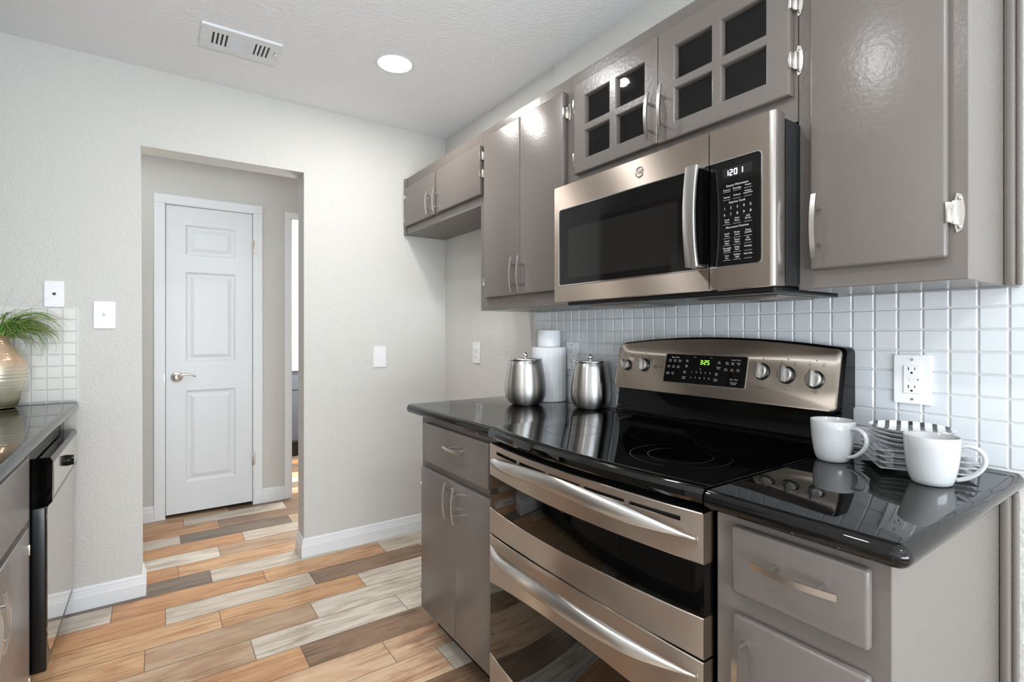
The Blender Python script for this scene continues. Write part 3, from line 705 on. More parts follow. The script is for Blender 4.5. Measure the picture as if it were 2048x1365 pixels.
bm = BM(); bow_solid(bm, K(.668), K(.7695), .002); obj('oven_glass', bm, 'bglass', du, 30)
bm = BM(); bow_solid(bm, gap_hi, K(.6675)); obj('lower_band', bm, 'steel', du, 30)
dl = bpy.data.objects.new('lower_oven_door', None); C.objects.link(dl); dl.parent = rg_
lgt = lambda t: .432+.045*(1-t*t)
bm = BM(); bow_solid(bm, lgt, gap_lo, nz=1); obj('upper_band', bm, 'steel', dl, 30)
bm = BM(); bow_solid(bm, K(.214), lambda t: lgt(t)-.0005, .002); obj('oven_glass', bm, 'bglass', dl, 30)
bm = BM(); bow_solid(bm, K(.085), K(.2135)); obj('lower_band', bm, 'steel', dl, 30)
def oven_handle(parent, xm, zm, xe, ze, y0, y1, r0):
    bm = BM(); n = 41; pth = []
    for i in range(n):
        u = -1+2*i/(n-1); k = (1-abs(u)**2.6)
        pth.append((xe+(xm-xe)*k, RC-u*(y1-y0)/2+((y0+y1)/2-RC), ze+(zm-ze)*(1-u*u)))
    def sec(i):
        u = -1+2*i/(n-1); q = max(.16, (1-abs(u)**5)); return ell(r0*.82*q, r0*q, 18)
    sweep(bm, pth, sec)
    return obj('handle', bm, 'steel2', parent, 60)
oven_handle(du, .779, .848, .846, .8165, .601, 1.334, .0185)
oven_handle(dl, .772, .575, .846, .5535, .601, 1.334, .0190)
# backguard
def gx(z): return 1.394+.036*(z-1.013)/.16
def gtop(y): t = (y-.9625)/.378; return 1.168+.024*(1-t*t)
gy0, gy1 = .586, 1.340
def guard_outline(gr, zb=1.013, rc=.016):
    L = []
    ya, yb = gy0-gr, gy1+gr
    n = 24
    top = [(yb-rc-(yb-ya-2*rc)*i/n) for i in range(n+1)]
    for k in range(5): a = PI*.5*(k/5); L.append((yb-rc+rc*math.cos(a), gtop(yb-rc)+gr-rc+rc*math.sin(a)))
    for y in top: L.append((y, gtop(y)+gr))
    for k in range(1, 6): a = PI*.5+PI*.5*(k/5); L.append((ya+rc+rc*math.cos(a), gtop(ya+rc)+gr-rc+rc*math.sin(a)))
    for k in range(6): a = PI+PI*.5*(k/5); L.append((ya+rc+rc*math.cos(a), zb-gr+rc+rc*math.sin(a)))
    for k in range(6): a = 1.5*PI+PI*.5*(k/5); L.append((yb-rc+rc*math.cos(a), zb-gr+rc+rc*math.sin(a)))
    return L
def guard_solid(bm, gr, d0, d1, bev=.003, vertical_back=None):
    t = bmesh.new(); L = guard_outline(gr)
    A = [t.verts.new((gx(z)+d0, y, z)) for y, z in L]
    B_ = [t.verts.new(((gx(z)+d1) if vertical_back is None else vertical_back, y, z)) for y, z in L]
    fa = t.faces.new(A); t.faces.new(B_[::-1]); n = len(L)
    for i in range(n): t.faces.new((A[i], B_[i], B_[(i+1) % n], A[(i+1) % n]))
    if bev: bmesh.ops.bevel(t, geom=list(fa.edges), offset=bev, segments=3, profile=.5, affect='EDGES')
    merge(bm, t)
bm = BM(); guard_solid(bm, .0, .0, .016, .004); fa_ = obj('control_fascia', bm, 'steel', rg_, 50)
bm = BM(); guard_solid(bm, .006, .0165, 0, .004, 1.4915)
t = bmesh.new(); F = []
prof = [(1.404, .9235), (1.404, .93), (1.413, .94), (1.425, 1.012), (1.4915, 1.012), (1.4915, .9235)]
prism(bm, prof, 'y', gy0-.002, gy1+.002)
obj('backguard', bm, 'enamel', rg_, 40)
TL = math.atan2(.036, .16)
def GM(y, z, off=0):       # local frame on the sloping fascia
    return Matrix.Translation((gx(z)-off, y, z)) @ Matrix.Rotation(TL, 4, 'Y') @ FACE_R
bm = BM()
t = bmesh.new(); out = []
for y, z in rrect(.832, 1.122, 1.0495, 1.1405, .006): out.append((y, z+(.006*(1-((y-.977)/.145)**2) if z > 1.1 else 0)))
A = [t.verts.new((gx(z)-.0012, y, z)) for y, z in out]; B_ = [t.verts.new((gx(z)+.004, y, z)) for y, z in out]
t.faces.new(A); t.faces.new(B_[::-1])
for i in range(len(A)): t.faces.new((A[i], B_[i], B_[(i+1) % len(A)], A[(i+1) % len(A)]))
merge(bm, t); rp = obj('control_panel', bm, 'bglass', rg_)
bm = BM(); t = bmesh.new()
def scl(p, k): return (.977+(p[0]-.977)*(1+k/.145), 1.095+(p[1]-1.095)*(1+k/.045))
lo = [t.verts.new((gx(z)-.0016, y, z)) for y, z in (scl(p, .0022) for p in out)]; li = [t.verts.new((gx(z)-.0016, y, z)) for y, z in out]
lo2 = [t.verts.new((gx(z)+.002, y, z)) for y, z in (scl(p, .0022) for p in out)]
n = len(out)
for i in range(n):
    j = (i+1) % n; t.faces.new((lo[i], lo[j], li[j], li[i])); t.faces.new((lo[i], lo[j], lo2[j], lo2[i]))
merge(bm, t); obj('panel_rim', bm, 'chrome', rp)
bm = BM()
for s, y, z, sz in (('Upper Oven', 1.085, 1.131, .0058), ('Lower Oven', .868, 1.1305, .0058), ('Upper', 1.01, 1.134, .0032), ('Lower', .951, 1.134, .0032),
                    ('Bake\nTemp', 1.104, 1.1195, .0046), ('Broil\nHi/Lo', 1.085, 1.1195, .0046), ('Warm\nProof', 1.066, 1.1195, .0046),
                    ('Conv\nBake', 1.107, 1.1005, .0046), ('Self\nClean', 1.088, 1.1005, .0046), ('Start\nUpper', 1.069, 1.1005, .0046), ('Timer\nOn/Off', 1.108, 1.078, .0046), ('Cook\nTime', 1.088, 1.078, .0046),
                    ('Start\nTime', 1.038, 1.121, .0046), ('Delay\nStart', 1.038, 1.104, .0046), ('Oven\nLight', 1.042, 1.085, .0048), ('Cancel\nUpper', 1.043, 1.067, .0048),
                    ('Bake\nTemp', .896, 1.1195, .0046), ('Broil\nHi/Lo', .877, 1.1195, .0046), ('Warm\nOff', .859, 1.1195, .0046), ('Conv\nRoast', .898, 1.1005, .0046), ('Self\nClean', .878, 1.1005, .0046), ('Start\nLower', .858, 1.1005, .0046),
                    ('Set\nClock', .923, 1.121, .0046), ('Kitchen\nTimer', .923, 1.104, .0046), ('Oven\nLight', .927, 1.085, .0048), ('Cancel\nLower', .928, 1.067, .0048), ('Broil   Clear', .868, 1.0725, .0056), ('Hold to lock\nControls', .868, 1.0615, .0044),
                    ('Timer', .985, 1.0975, .0034)):
    text(bm, s, y, z, 0, sz, mtx=GM(y, z, .0013))
for i, s in enumerate('12345'): text(bm, s, 1.015-.0163*i, 1.0865, 0, .0078, mtx=GM(1.015-.0163*i, 1.0865, .0013))
for i, s in enumerate('67890'): text(bm, s, 1.0165-.0163*i, 1.069, 0, .0078, mtx=GM(1.0165-.0163*i, 1.069, .0013))
obj('button_lettering', bm, 'print_w', rp)
bm = BM()
for ch, y in (('3', .985), ('2', .9715), ('5', .9605)): seg7(bm, ch, y, 1.1185, 0, .0062, .0125, .0017, GM(y, 1.1185, .0014))
for z in (1.115, 1.122): box(bm, -.0007, .0007, -.0007, .0007, 0, .0003, mtx=GM(.9783, z, .0014))
obj('clock_digits', bm, 'led_g', rp)
bm = BM(); m_ = GM(1.163, 1.095, .0002)
lathe(bm, [(.0058, 0), (.0058, .0006), (.0040, .0006), (.0040, 0)], mtx=m_, seg=24); text(bm, 'GE', 0, 0, 0, .0050, mtx=m_); text(bm, 'Profile', 0, 0, 0, .0095, mtx=GM(1.142, 1.095, .0002), shear=.25)
obj('emblem', bm, 'print_g', fa_)
for y, s_ in ((1.292, 'Front'), (1.212, 'Rear'), (.786, 'Warming Zone'), (.716, 'Rear'), (.642, 'Front')):
    bm = BM(); text(bm, s_, y, 0, 0, .0052, mtx=GM(y, 1.055 if y > 1 else 1.058, .0002)); obj('knob_lettering', bm, 'print_g', fa_)
    for dy_, dz_ in ((.017, .030), (0, .041), (-.018, .028)):
        if abs(y-.786) < .01 and dy_: continue
        mm = GM(y+dy_, 1.098+dz_, .0002); bm = BM(); cyl(bm, (0, 0, 0), (0, 0, .0003), .0018, 10, mtx=mm)
        if dy_: text(bm, 'Hi' if dy_ > 0 else 'Low', 0, 0, 0, .0042, mtx=GM(y+dy_, 1.105+dz_, .0002))
        obj('knob_mark', bm, 'print_g', fa_)
for y, z, R, rot in ((1.292, 1.0945, .0175, .45), (1.213, 1.0985, .0205, .12), (.786, 1.1015, .0215, .08), (.716, 1.0965, .0215, .10), (.642, 1.0895, .0215, .06)):
    m_ = GM(y, z, 0) @ Matrix.Rotation(rot, 4, 'Z')
    bm = BM(); lathe(bm, [(0, .0005), (R*1.12, .0005), (R*1.12, .003), (R*1.02, .006), (R*.9, .007), (0, .007)], mtx=m_, seg=40, mi=1)
    lathe(bm, [(R*.92, .007), (R*.94, .012), (R*.90, .017), (R*.78, .019), (0, .0195)], mtx=m_, seg=40, mi=0)
    box(bm, -R*.22, R*.22, -R*1.0, R*1.02, .008, .031, .003, 2, mi=0, mtx=m_)
    obj('knob', bm, ['steel2', 'black'], rg_, 35)

# ------------------------------------------------------------------ base cabinets, right wall
XB = .889; XBD = .870
b1 = thing('base_cabinet', 'grey base cabinet with a drawer over two doors left of the range', 'cabinet', (1.19, 1.64, 0))
bm = BM(); box(bm, XB, 1.49, 1.3575, 1.920, .105, .877, .0015, 1); obj('carcass', bm, 'cab', b1)
bm = BM(); box(bm, XB+.065, 1.49, 1.3575, 1.915, 0, .105); obj('toe_kick', bm, 'black', b1)
d = slab(b1, 'drawer', XBD, XB-.0004, 1.390, 1.872, .705, .855); pull(d, XBD, 1.585, .802, .13, axis='y')
d = slab(b1, 'door', XBD, XB-.0004, 1.6125, 1.893, .112, .676); pull(d, XBD, 1.632, .613, .13); [hinge(d, XBD, XB, 1.893, z, 1, .05) for z in (.60, .20)]
d = slab(b1, 'door', XBD, XB-.0004, 1.3625, 1.6100, .112, .676); pull(d, XBD, 1.570, .608, .13)
b2_ = thing('base_cabinet', 'grey base cabinet at the right end under the mugs and plates', 'cabinet', (1.19, .43, 0))
bm = BM(); box(bm, .886, 1.49, .296, .5815, .105, .877, .0015, 1); obj('carcass', bm, 'cab', b2_)
bm = BM(); box(bm, .95, 1.49, .30, .5815, 0, .105); obj('toe_kick', bm, 'black', b2_)
d = slab(b2_, 'drawer', .867, .8856, .3195, .5405, .736, .858, bev=.006); pull(d, .867, .419, .812, .135, axis='y')
d = slab(b2_, 'door', .867, .8856, .3195, .5385, .112, .697, bev=.006); pull(d, .867, .512, .615, .14)
bm = BM(); box(bm, 1.452, 1.4985, .281, .2955, .001, .877, .004); box(bm, 1.478, 1.4985, .272, .281, .001, .877, .003); obj('scribe_moulding', bm, 'cab', b2_, 30)
def counter(name, label, x0, x1, y0, y1, nose, corner):
    """slab with full bullnose on the sides named in nose (outline is (x, y), counter-clockwise)"""
    bm = BM(); T = .036; R = T/2
    x0r, x1r, y0r, y1r = x0, x1, y0, y1
    def outline(ins):
        a = x0+(ins if 'x0' in nose else 0); b_ = x1-(ins if 'x1' in nose else 0); c_ = y0+(ins if 'y0' in nose else 0); e_ = y1-(ins if 'y1' in nose else 0)
        rr_ = [0.0005]*4
        for i in corner: rr_[i] = max(.0006, .022-ins)
        return rrect(a, b_, c_, e_, rr_, 7)
    t = bmesh.new(); rings = []
    for k in range(9):
        a = -PI/2+PI*k/8; ins = R*(1-math.cos(a))*.95; z = ZT-R+R*math.sin(a)
        rings.append([t.verts.new((px, py, z)) for px, py in outline(ins)])
    for a, b_ in zip(rings, rings[1:]):
        for i in range(len(a)): t.faces.new((a[i], a[(i+1) % len(a)], b_[(i+1) % len(a)], b_[i]))
    t.faces.new(rings[0][::-1]); t.faces.new(rings[-1]); merge(bm, t)
    return tag(obj(name, bm, 'granite', None, 35), label, 'countertop')
counter('countertop', 'black polished granite countertop under the steel canisters', .852, 1.4995, 1.3515, 2.012, ('x0', 'y1'), (1,))
counter('countertop', 'black polished granite countertop end piece under the mugs', .846, 1.4995, .264, .5835, ('x0', 'y0'), (2,))

# ------------------------------------------------------------------ left run: dishwasher, base cabinet, counter
XF = -.33; XFD = -.311
b3 = thing('base_cabinet', 'grey base cabinet at the left picture edge beside the dishwasher', 'cabinet', (-.63, 1.6, 0))
bm = BM(); box(bm, -.95, XF, 1.0, 2.178, .105, .877, .0015, 1); obj('carcass', bm, 'cab', b3)
bm = BM(); box(bm, -.95, XF-.065, 1.0, 2.178, 0, .105); obj('toe_kick', bm, 'black', b3)
bm = BM(); box(bm, -.95, XF, 2.178, YB-.008, .838, .877, .001, 1); box(bm, -.95, XF, 2.806, YB-.008, .105, .838, .001, 1); obj('filler_panel', bm, 'cab', b3)
slab(b3, 'drawer_front', XF+.0004, XFD, 1.03, 2.042, .662, .845)
d = slab(b3, 'door', XF+.0004, XFD, 1.571, 2.042, .112, .640); pull(d, XFD, 1.600, .556, .14, sgn=1); [hinge(d, XFD, XF, 2.042, z, 1, .06, 1) for z in (.572, .18)]
d = slab(b3, 'door', XF+.0004, XFD, 1.03, 1.562, .112, .640); pull(d, XFD, 1.533, .556, .14, sgn=1)
counter('countertop', 'black polished granite countertop under the plant vase', XL+.001, -.281, .95, YB-.0065, ('x1',), ())
dw = thing('dishwasher', 'dishwasher with reflective steel door and black edges beside the white baseboard', 'dishwasher', (-.6, 2.49, 0))
DY0, DY1 = 2.192, 2.797
bm = BM(); box(bm, -.93, -.333, DY0+.004, DY1-.004, .11, .83); box(bm, -.93, -.40, DY0+.01, DY1-.01, 0, .11); obj('body', bm, 'black', dw)
bm = BM(); box(bm, -.333, -.293, DY0, DY1, .125, .655, .006, 3); dd = obj('door', bm, 'black', dw, 30)
bm = BM(); prism(bm, rrect(DY0+.004, DY1-.004, .16, .652, (.004, .004, .09, .02), 10), 'x', -.2935, -.2905); obj('steel_skin', bm, 'mirror_steel', dd)
bm = BM()
prism(bm, [(-.333, .655), (-.290, .655), (-.279, .668), (-.278, .80), (-.284, .812), (-.333, .812)], 'y', DY0, DY1)
cpn = obj('control_panel', bm, 'enamel', dw, 30)
bm = BM(); box(bm, -.2785, -.2772, DY0+.02, DY1-.003, .685, .792); obj('fascia', bm, 'mirror_steel', cpn)
bm = BM(); cyl(bm, (-.2775, 2.50, .738), (-.262, 2.50, .738), .021, 28, .019, bev=.002); box(bm, -.264, -.257, 2.496, 2.504, .720, .756, .001); obj('knob', bm, 'enamel', cpn, 40)
c5 = thing('wall_cabinet', 'grey wall cabinet with two doors on the left wall facing the range', 'cabinet', (-.79, 2.3, 1.36))
bm = BM(); box(bm, -.9595, -.645, 1.62, YB-.001, 1.37, ZU, .0015, 1); obj('carcass', bm, 'cab', c5)
for a, b_, h_ in ((1.65, 2.235, 2.19), (2.245, 2.86, 2.29)):
    d = slab(c5, 'door', -.6446, -.625, a, b_, 1.41, 2.09); pull(d, -.625, h_, 1.49, .14, sgn=1)
# ------------------------------------------------------------------ bathroom vanity seen through the far doorway
va = thing('bathroom_vanity', 'dark grey bathroom vanity with white top beyond the far doorway', 'vanity', (1.3, 5.55, 0))
bm = BM(); box(bm, .73, 1.88, 5.27, 5.84, .15, .84, .002, 1); obj('cabinet_body', bm, 'vanity', va)
bm = BM(); box(bm, .735, 1.88, 5.33, 5.84, 0, .15); obj('toe_kick', bm, 'black', va)
for a, b_ in ((.76, 1.28), (1.29, 1.85)):
    bm = BM(); box(bm, a, b_, 5.252, 5.2695, .66, .80, .003); obj('drawer', bm, 'vanity', va)
    bm = BM(); box(bm, a, b_, 5.252, 5.2695, .17, .645, .003); obj('door', bm, 'vanity', va)
bm = BM(); box(bm, .722, 1.89, 5.235, 5.848, .8405, .875, .006); box(bm, .722, 1.89, 5.825, 5.848, .8755, .97, .003); obj('vanity_top', bm, 'china', va)

# ------------------------------------------------------------------ wall plates
def rplate(name, label, y, z, w_, h_, x, cat, kind):
    o = thing(name, label, cat, (x, y, z-h_/2))
    bm = BM(); prism(bm, rrect(y-w_/2, y+w_/2, z-h_/2, z+h_/2, .004, 4), 'x', x-.006, x, bev=.0025); obj('cover_plate', bm, 'plate', o, 18)
    bm = BM()
    if kind == 'gfci':
        box(bm, x-.0085, x-.006, y-.0165, y+.0165, z-.0335, z+.0335, .001); obj('socket_face', bm, 'plate', o)
        bm = BM()
        for s in (-1, 1): box(bm, x-.0095, x-.0085, y-.010, y+.004, z+s*.0035-.0025, z+s*.0035+.0025, .0004)
        obj('test_button', bm, 'plate', o)
        bm = BM()
        for s in (-1, 1):
            bm = BM(); zz = z+s*.0215; box(bm, x-.0088, x-.0084, y+.0052, y+.0072, zz+.0005, zz+.008); box(bm, x-.0088, x-.0084, y-.0072, y-.0056, zz+.001, zz+.0075); cyl(bm, (x-.0088, y, zz-.0055), (x-.0084, y, zz-.0055), .0026, 12); obj('slots', bm, 'slot', o)
        bm = BM(); box(bm, x-.0088, x-.0084, y-.0135, y-.0115, z-.002, z+.002); obj('indicator', bm, 'slot', o)
    elif kind == 'duplex':
        for s in (-1, 1):
            bm2 = BM(); prism(bm2, rrect(y-.0165, y+.0165, z+s*.0195-.0145, z+s*.0195+.0145, .011), 'x', x-.0082, x-.0055, bev=.0006); obj('socket_face', bm2, 'plate', o, 40)
        for s in (-1, 1):
            bm = BM(); zz = z+s*.0195; box(bm, x-.0086, x-.0081, y+.0055, y+.0078, zz-.001, zz+.008); box(bm, x-.0086, x-.0081, y-.0078, y-.006, zz, zz+.0075); cyl(bm, (x-.0086, y, zz-.0065), (x-.0081, y, zz-.0065), .0028, 12); obj('slots', bm, 'slot', o)
    for s in ((-1, 1) if kind == 'gfci' else (0,)):
        bm = BM(); cyl(bm, (x-.0068, y, z+s*.0475), (x-.0058, y, z+s*.0475), .0032, 14); obj('screw', bm, 'nickel', o)
    return o
rplate('wall_outlet', 'white double socket outlet with test buttons on the grey tiles behind the mugs', .457, 1.1005, .076, .119, XT-.0004, 'outlet', 'gfci')
rplate('wall_outlet', 'white outlet on the grey tiles between the two steel canisters', 1.683, 1.1115, .076, .122, XT-.0004, 'outlet', 'gfci')
rplate('wall_outlet', 'white socket outlet on the bare side wall in the empty fridge space', 2.510, 1.0975, .076, .119, XR-.0004, 'outlet', 'duplex')
def bplate(name, label, x, z, w_, h_, cat, kind):
    y = YB-.0003; o = thing(name, label, cat, (x, y, z-h_/2))
    bm = BM(); prism(bm, rrect(x-w_/2, x+w_/2, z-h_/2, z+h_/2, .004, 4), 'y', y-.006, y, bev=.0025); obj('cover_plate', bm, 'plate', o, 18)
    if kind == 'toggle':
        bm = BM(); box(bm, x-.006, x+.006, y-.0075, y-.0058, z-.012, z+.012, .001)
        box(bm, x-.0045, x+.0045, y-.020, y-.006, z-.004, z+.010, .002, mtx=Matrix.Translation((x, y, z)) @ Matrix.Rotation(-.35, 4, 'X') @ Matrix.Translation((-x, -y, -z))); obj('toggle', bm, 'plate', o)
    if kind == 'phone':
        bm = BM(); prism(bm, [(x-.006, z+.006), (x-.006, z), (x-.003, z-.005), (x+.003, z-.005), (x+.006, z), (x+.006, z+.006)], 'y', y-.0066, y-.0058); obj('jack_hole', bm, 'slot', o)
    hs = .042 if kind == 'phone' else .030
    for s in (-1, 1):
        bm = BM(); cyl(bm, (x, y-.0066, z+s*hs), (x, y-.0058, z+s*hs), .0022 if kind == 'phone' else .003, 12); obj('screw', bm, 'plate' if kind != 'phone' else 'nickel', o)
    return o
bplate('light_switch', 'white toggle light switch plate left of the hall opening', -.1945, 1.2915, .078, .122, 'switch', 'toggle')
bplate('phone_jack_plate', 'white wall plate with a dark phone jack above the white tiles', -.3625, 1.3775, .066, .112, 'wall plate', 'phone')
bplate('blank_wall_plate', 'blank white wall plate on the back wall right of the hall opening', 1.070, 1.071, .076, .123, 'wall plate', 'blank')

# ------------------------------------------------------------------ ceiling register and recessed lamp
ve = thing('ceiling_vent', 'white slotted air vent in the ceiling', 'vent', (.29, 2.432, 2.43))
vx0, vx1, vy0, vy1 = .143, .437, 2.337, 2.530
bm = BM()
def vent_plate(bm):
    t = bmesh.new(); holes = []
    for k in range(4):
        holes.append((vx0+.040+.016*k, vx0+.0475+.016*k, vy0+.042, vy1-.040)); holes.append((vx1-.0975+.016*k, vx1-.09+.016*k, vy0+.042, vy1-.040))
    for k in range(11): holes.append((vx0+.110, vx1-.112, vy0+.040+.0108*k, vy0+.0458+.0108*k))
    lo = [t.verts.new((x, y, ZC-.010)) for x, y in ((vx0, vy0), (vx1, vy0), (vx1, vy1), (vx0, vy1))]
    loops = [lo]+[[t.verts.new((x, y, ZC-.010)) for x, y in ((a, c_), (b_, c_), (b_, e_), (a, e_))] for a, b_, c_, e_ in holes]
    ed = []
    for L in loops:
        for i in range(4): ed.append(t.edges.new((L[i], L[(i+1) % 4])))
    bmesh.ops.triangle_fill(t, edges=ed, use_beauty=True)
    r = bmesh.ops.extrude_face_region(t, geom=t.faces[:]); bmesh.ops.translate(t, verts=[v for v in r['geom'] if isinstance(v, bmesh.types.BMVert)], vec=(0, 0, .0097))
    merge(bm, t)
vent_plate(bm)
obj('grille_plate', bm, 'white', ve)
bm = BM(); box(bm, vx0+.005, vx1-.005, vy0+.005, vy1-.005, ZC-.0018, ZC-.0006); obj('duct_back', bm, 'slot', ve)
bm = BM()
for k in range(11): box(bm, vx0+.110, vx1-.112, vy0+.0445+.0108*k, vy0+.0475+.0108*k, ZC-.0095, ZC-.003)
obj('vanes', bm, 'white', ve)
bm = BM(); box(bm, vx1-.020, vx1-.017, vy0+.07, vy0+.10, ZC-.0115, ZC-.0098, mi=1); cyl(bm, (vx1-.016, vy0+.083, ZC-.02), (vx1-.016, vy0+.083, ZC-.010), .004, 12); obj('lever', bm, ['white', 'slot'], ve)
bm = BM(); cyl(bm, (vx0+.02, (vy0+vy1)/2, ZC-.0115), (vx0+.02, (vy0+vy1)/2, ZC-.0098), .004, 12); obj('screw', bm, 'white', ve)
rl = thing('recessed_light', 'lit round recessed light in the ceiling', 'light', (.889, 2.215, 2.43))
bm = BM(); lathe(bm, [(.0735, .0), (.083, -.003), (.087, -.0015), (.087, -.0004), (.0735, -.0002)], c=(.889, 2.215, ZC-.0004), seg=56); obj('trim_ring', bm, 'white', rl, 40)
bm = BM(); lathe(bm, [(.0738, -.002), (.060, .05), (.050, .075), (0, .09)], c=(.889, 2.215, ZC), seg=48); obj('reflector', bm, 'bulb', rl, 40)

# ------------------------------------------------------------------ canisters
def canister(label, x, y, r, h):
    o = thing('canister', label, 'canister', (x, y, ZT), 'steel canisters on the counter')
    s = r/.088; q = h/.193
    bm = BM(); lathe(bm, [(0, .0005), (.048*s, .0005), (.060*s, .004*q), (.074*s, .016*q), (.084*s, .034*q), (.088*s, .055*q), (.0872*s, .080*q), (.084*s, .110*q), (.0795*s, .140*q), (.0745*s, .165*q), (.071*s, .182*q), (.0685*s, .1835*q)], c=(x, y, ZT), seg=72); obj('body', bm, 'steel2', o, 50)
    bm = BM(); lathe(bm, [(.066*s, .1800*q), (.0715*s, .1838*q), (.0735*s, .187*q), (.0735*s, .1905*q), (.0715*s, .193*q), (.062*s, .1935*q), (.05*s, .192*q), (0, .194*q)], c=(x, y, ZT), seg=64)
    lid = obj('lid', bm, 'chrome', o, 50)
    bm = BM(); cyl(bm, (x, y, ZT+h-.0005), (x, y, ZT+h+.004), .0065, 14); sph(bm, (x, y, ZT+h+.0118), .0112); obj('knob', bm, 'chrome', lid, 60)
    return o
canister('steel canister nearer the side wall corner, left of the white ribbed jar', 1.262, 1.717, .088, .193)
canister('steel canister beside the range, right of the white ribbed jar', 1.408, 1.481, .082, .190)
wj = thing('ribbed_jar', 'tall white vertically ribbed jar with narrower plain top between the canisters', 'jar', (1.420, 1.757, ZT))
bm = BM(); lathe(bm, [(0, .0005), (.072, .0005), (.075, .003), (.075, .232), (.0725, .2365), (0, .2368)], c=(1.420, 1.757, ZT), seg=168, wob=lambda k, z: 1-.018*(k % 3 == 0)); obj('body', bm, 'ribbed', wj, 20)
bm = BM(); lathe(bm, [(0, .2372), (.0500, .2372), (.0505, .24), (.0505, .306), (.0485, .3085), (0, .3088)], c=(1.420, 1.757, ZT), seg=64); obj('neck', bm, 'ribbed', wj, 40)

# ------------------------------------------------------------------ mugs and plates
def mug(label, x, y, ang):
    o = thing('mug', label, 'mug', (x, y, ZT), 'white mugs on the right counter')
    bm = BM()
    lathe(bm, [(0, .003), (.026, .003), (.027, .0006), (.0305, .0006), (.033, .003), (.0365, .012), (.0400, .028), (.0430, .050), (.0450, .075), (.0458, .0935), (.0450, .0952), (.0435, .0940), (.0415, .060), (.0375, .028), (.033, .013), (.026, .008), (0, .007)], c=(x, y, ZT), seg=64)
    obj('cup', bm, 'china', o, 'all')
    bm = BM(); d = Vector((math.cos(ang), math.sin(ang), 0)); pth = []
    P = [(.0425, .079), (.054, .082), (.067, .079), (.0765, .069), (.0785, .055), (.0735, .041), (.0635, .029), (.052, .020), (.0370, .014)]
    Q = []
    for i in range(len(P)-1):
        p0, p1, p2, p3 = P[max(i-1, 0)], P[i], P[i+1], P[min(i+2, len(P)-1)]
        for k in range(4):
            u = k/4; f = lambda a, b_, c_, e_: .5*((2*b_)+(-a+c_)*u+(2*a-5*b_+4*c_-e_)*u*u+(-a+3*b_-3*c_+e_)*u**3)
            Q.append((f(p0[0], p1[0], p2[0], p3[0]), f(p0[1], p1[1], p2[1], p3[1])))
    Q.append(P[-1])
    pth = [(x+d.x*a, y+d.y*a, ZT+z) for a, z in Q]
    side = Vector((-d.y, d.x, 0))
    sweep(bm, pth, lambda i: ell(.0042, .0062, 12), up=tuple(side)); obj('handle', bm, 'china', o, 'all')
    return o
mug('white mug standing next to the range, left of the plates', 1.300, .5525, math.atan2(-.95, -.22))
mug('white mug in front of the stacked plates nearest the counter end', 1.262, .3555, math.atan2(-.98, .12))
PCX, PCY = 1.3735, .4175
def square_plate(k, label):
    z0 = ZT+.0125*k; bm = BM(); rings = []; t = bmesh.new()
    ca, sa = math.cos(math.radians(-57)), math.sin(math.radians(-57)); H = .0835
    def loop(s, lift, rc):
        L = []; n = 10
        base = rrect(-s, s, -s, s, rc, 6); pts = []
        for (a, b_), (c_, e_) in zip(base, base[1:]+base[:1]):
            d_ = math.hypot(c_-a, e_-b_); m_ = 8 if d_ > s else 1
            for q in range(m_): pts.append((a+(c_-a)*q/m_, b_+(e_-b_)*q/m_))
        for u, v in pts:
            cor = max(0, math.hypot(u, v)/H-1)/.4
            z = z0+lift+.0012*min(1, cor)**2
            bow_ = 1-.012*(1-min(1, abs(abs(u)-abs(v))/s if False else (min(abs(u), abs(v))/s)**2)) if s > .06 else 1
            u2, v2 = u*bow_, v*bow_
            L.append(t.verts.new((PCX+u2*ca-v2*sa, PCY+u2*sa+v2*ca, z)))
        return L
    for s, l, rc in ((.050, .0005, .012), (.053, .0012, .012), (.057, .0050, .012), (.070, .0078, .008), (H, .0105, .004), (H+.0005, .0116, .004), (H-.0008, .0124, .004), (.070, .0100, .008), (.057, .0074, .012), (.050, .0048, .012)):
        rings.append(loop(s, l, rc))
    for a, b_ in zip(rings, rings[1:]):
        for i in range(len(a)): t.faces.new((a[i], a[(i+1) % len(a)], b_[(i+1) % len(a)], b_[i]))
    t.faces.new(rings[0][::-1]); t.faces.new(rings[-1]); merge(bm, t)
    return tag(obj('square_plate', bm, 'china', None, 40, origin=(PCX, PCY, z0)), label, 'plate', 'square white plates in the stack')
for k, l in enumerate(('square white plate at the bottom of the plate stack, on the granite', 'second square white plate from the bottom of the plate stack',
                       'third square white plate from the bottom of the plate stack', 'square white plate topmost of the four, directly under the round plates')): square_plate(k, l)
def round_plate(k, label):
    z0 = ZT+.0125*3+.0088+.0098*k; bm = BM(); x, y = PCX-.002, PCY+.006
    R = .0765
    lathe(bm, [(0, .0005), (.046, .0005), (.049, .0022), (.062, .0065), (R, .0142), (R+.0008, .0152), (R-.0006, .0160), (.062, .0095), (.049, .0052), (0, .0050)], c=(x, y, z0), seg=72)
    return tag(obj('round_plate', bm, 'striped' if k == 3 else 'china', None, 40, origin=(x, y, z0)), label, 'plate', 'round plates on the stack')
for k, l in enumerate(('lowest round white plate, resting on the square plates', 'second round white plate up from the square plates',
                       'third round white plate, just under the striped one', 'round plate with black stripes across it on top of the stack')): round_plate(k, l)

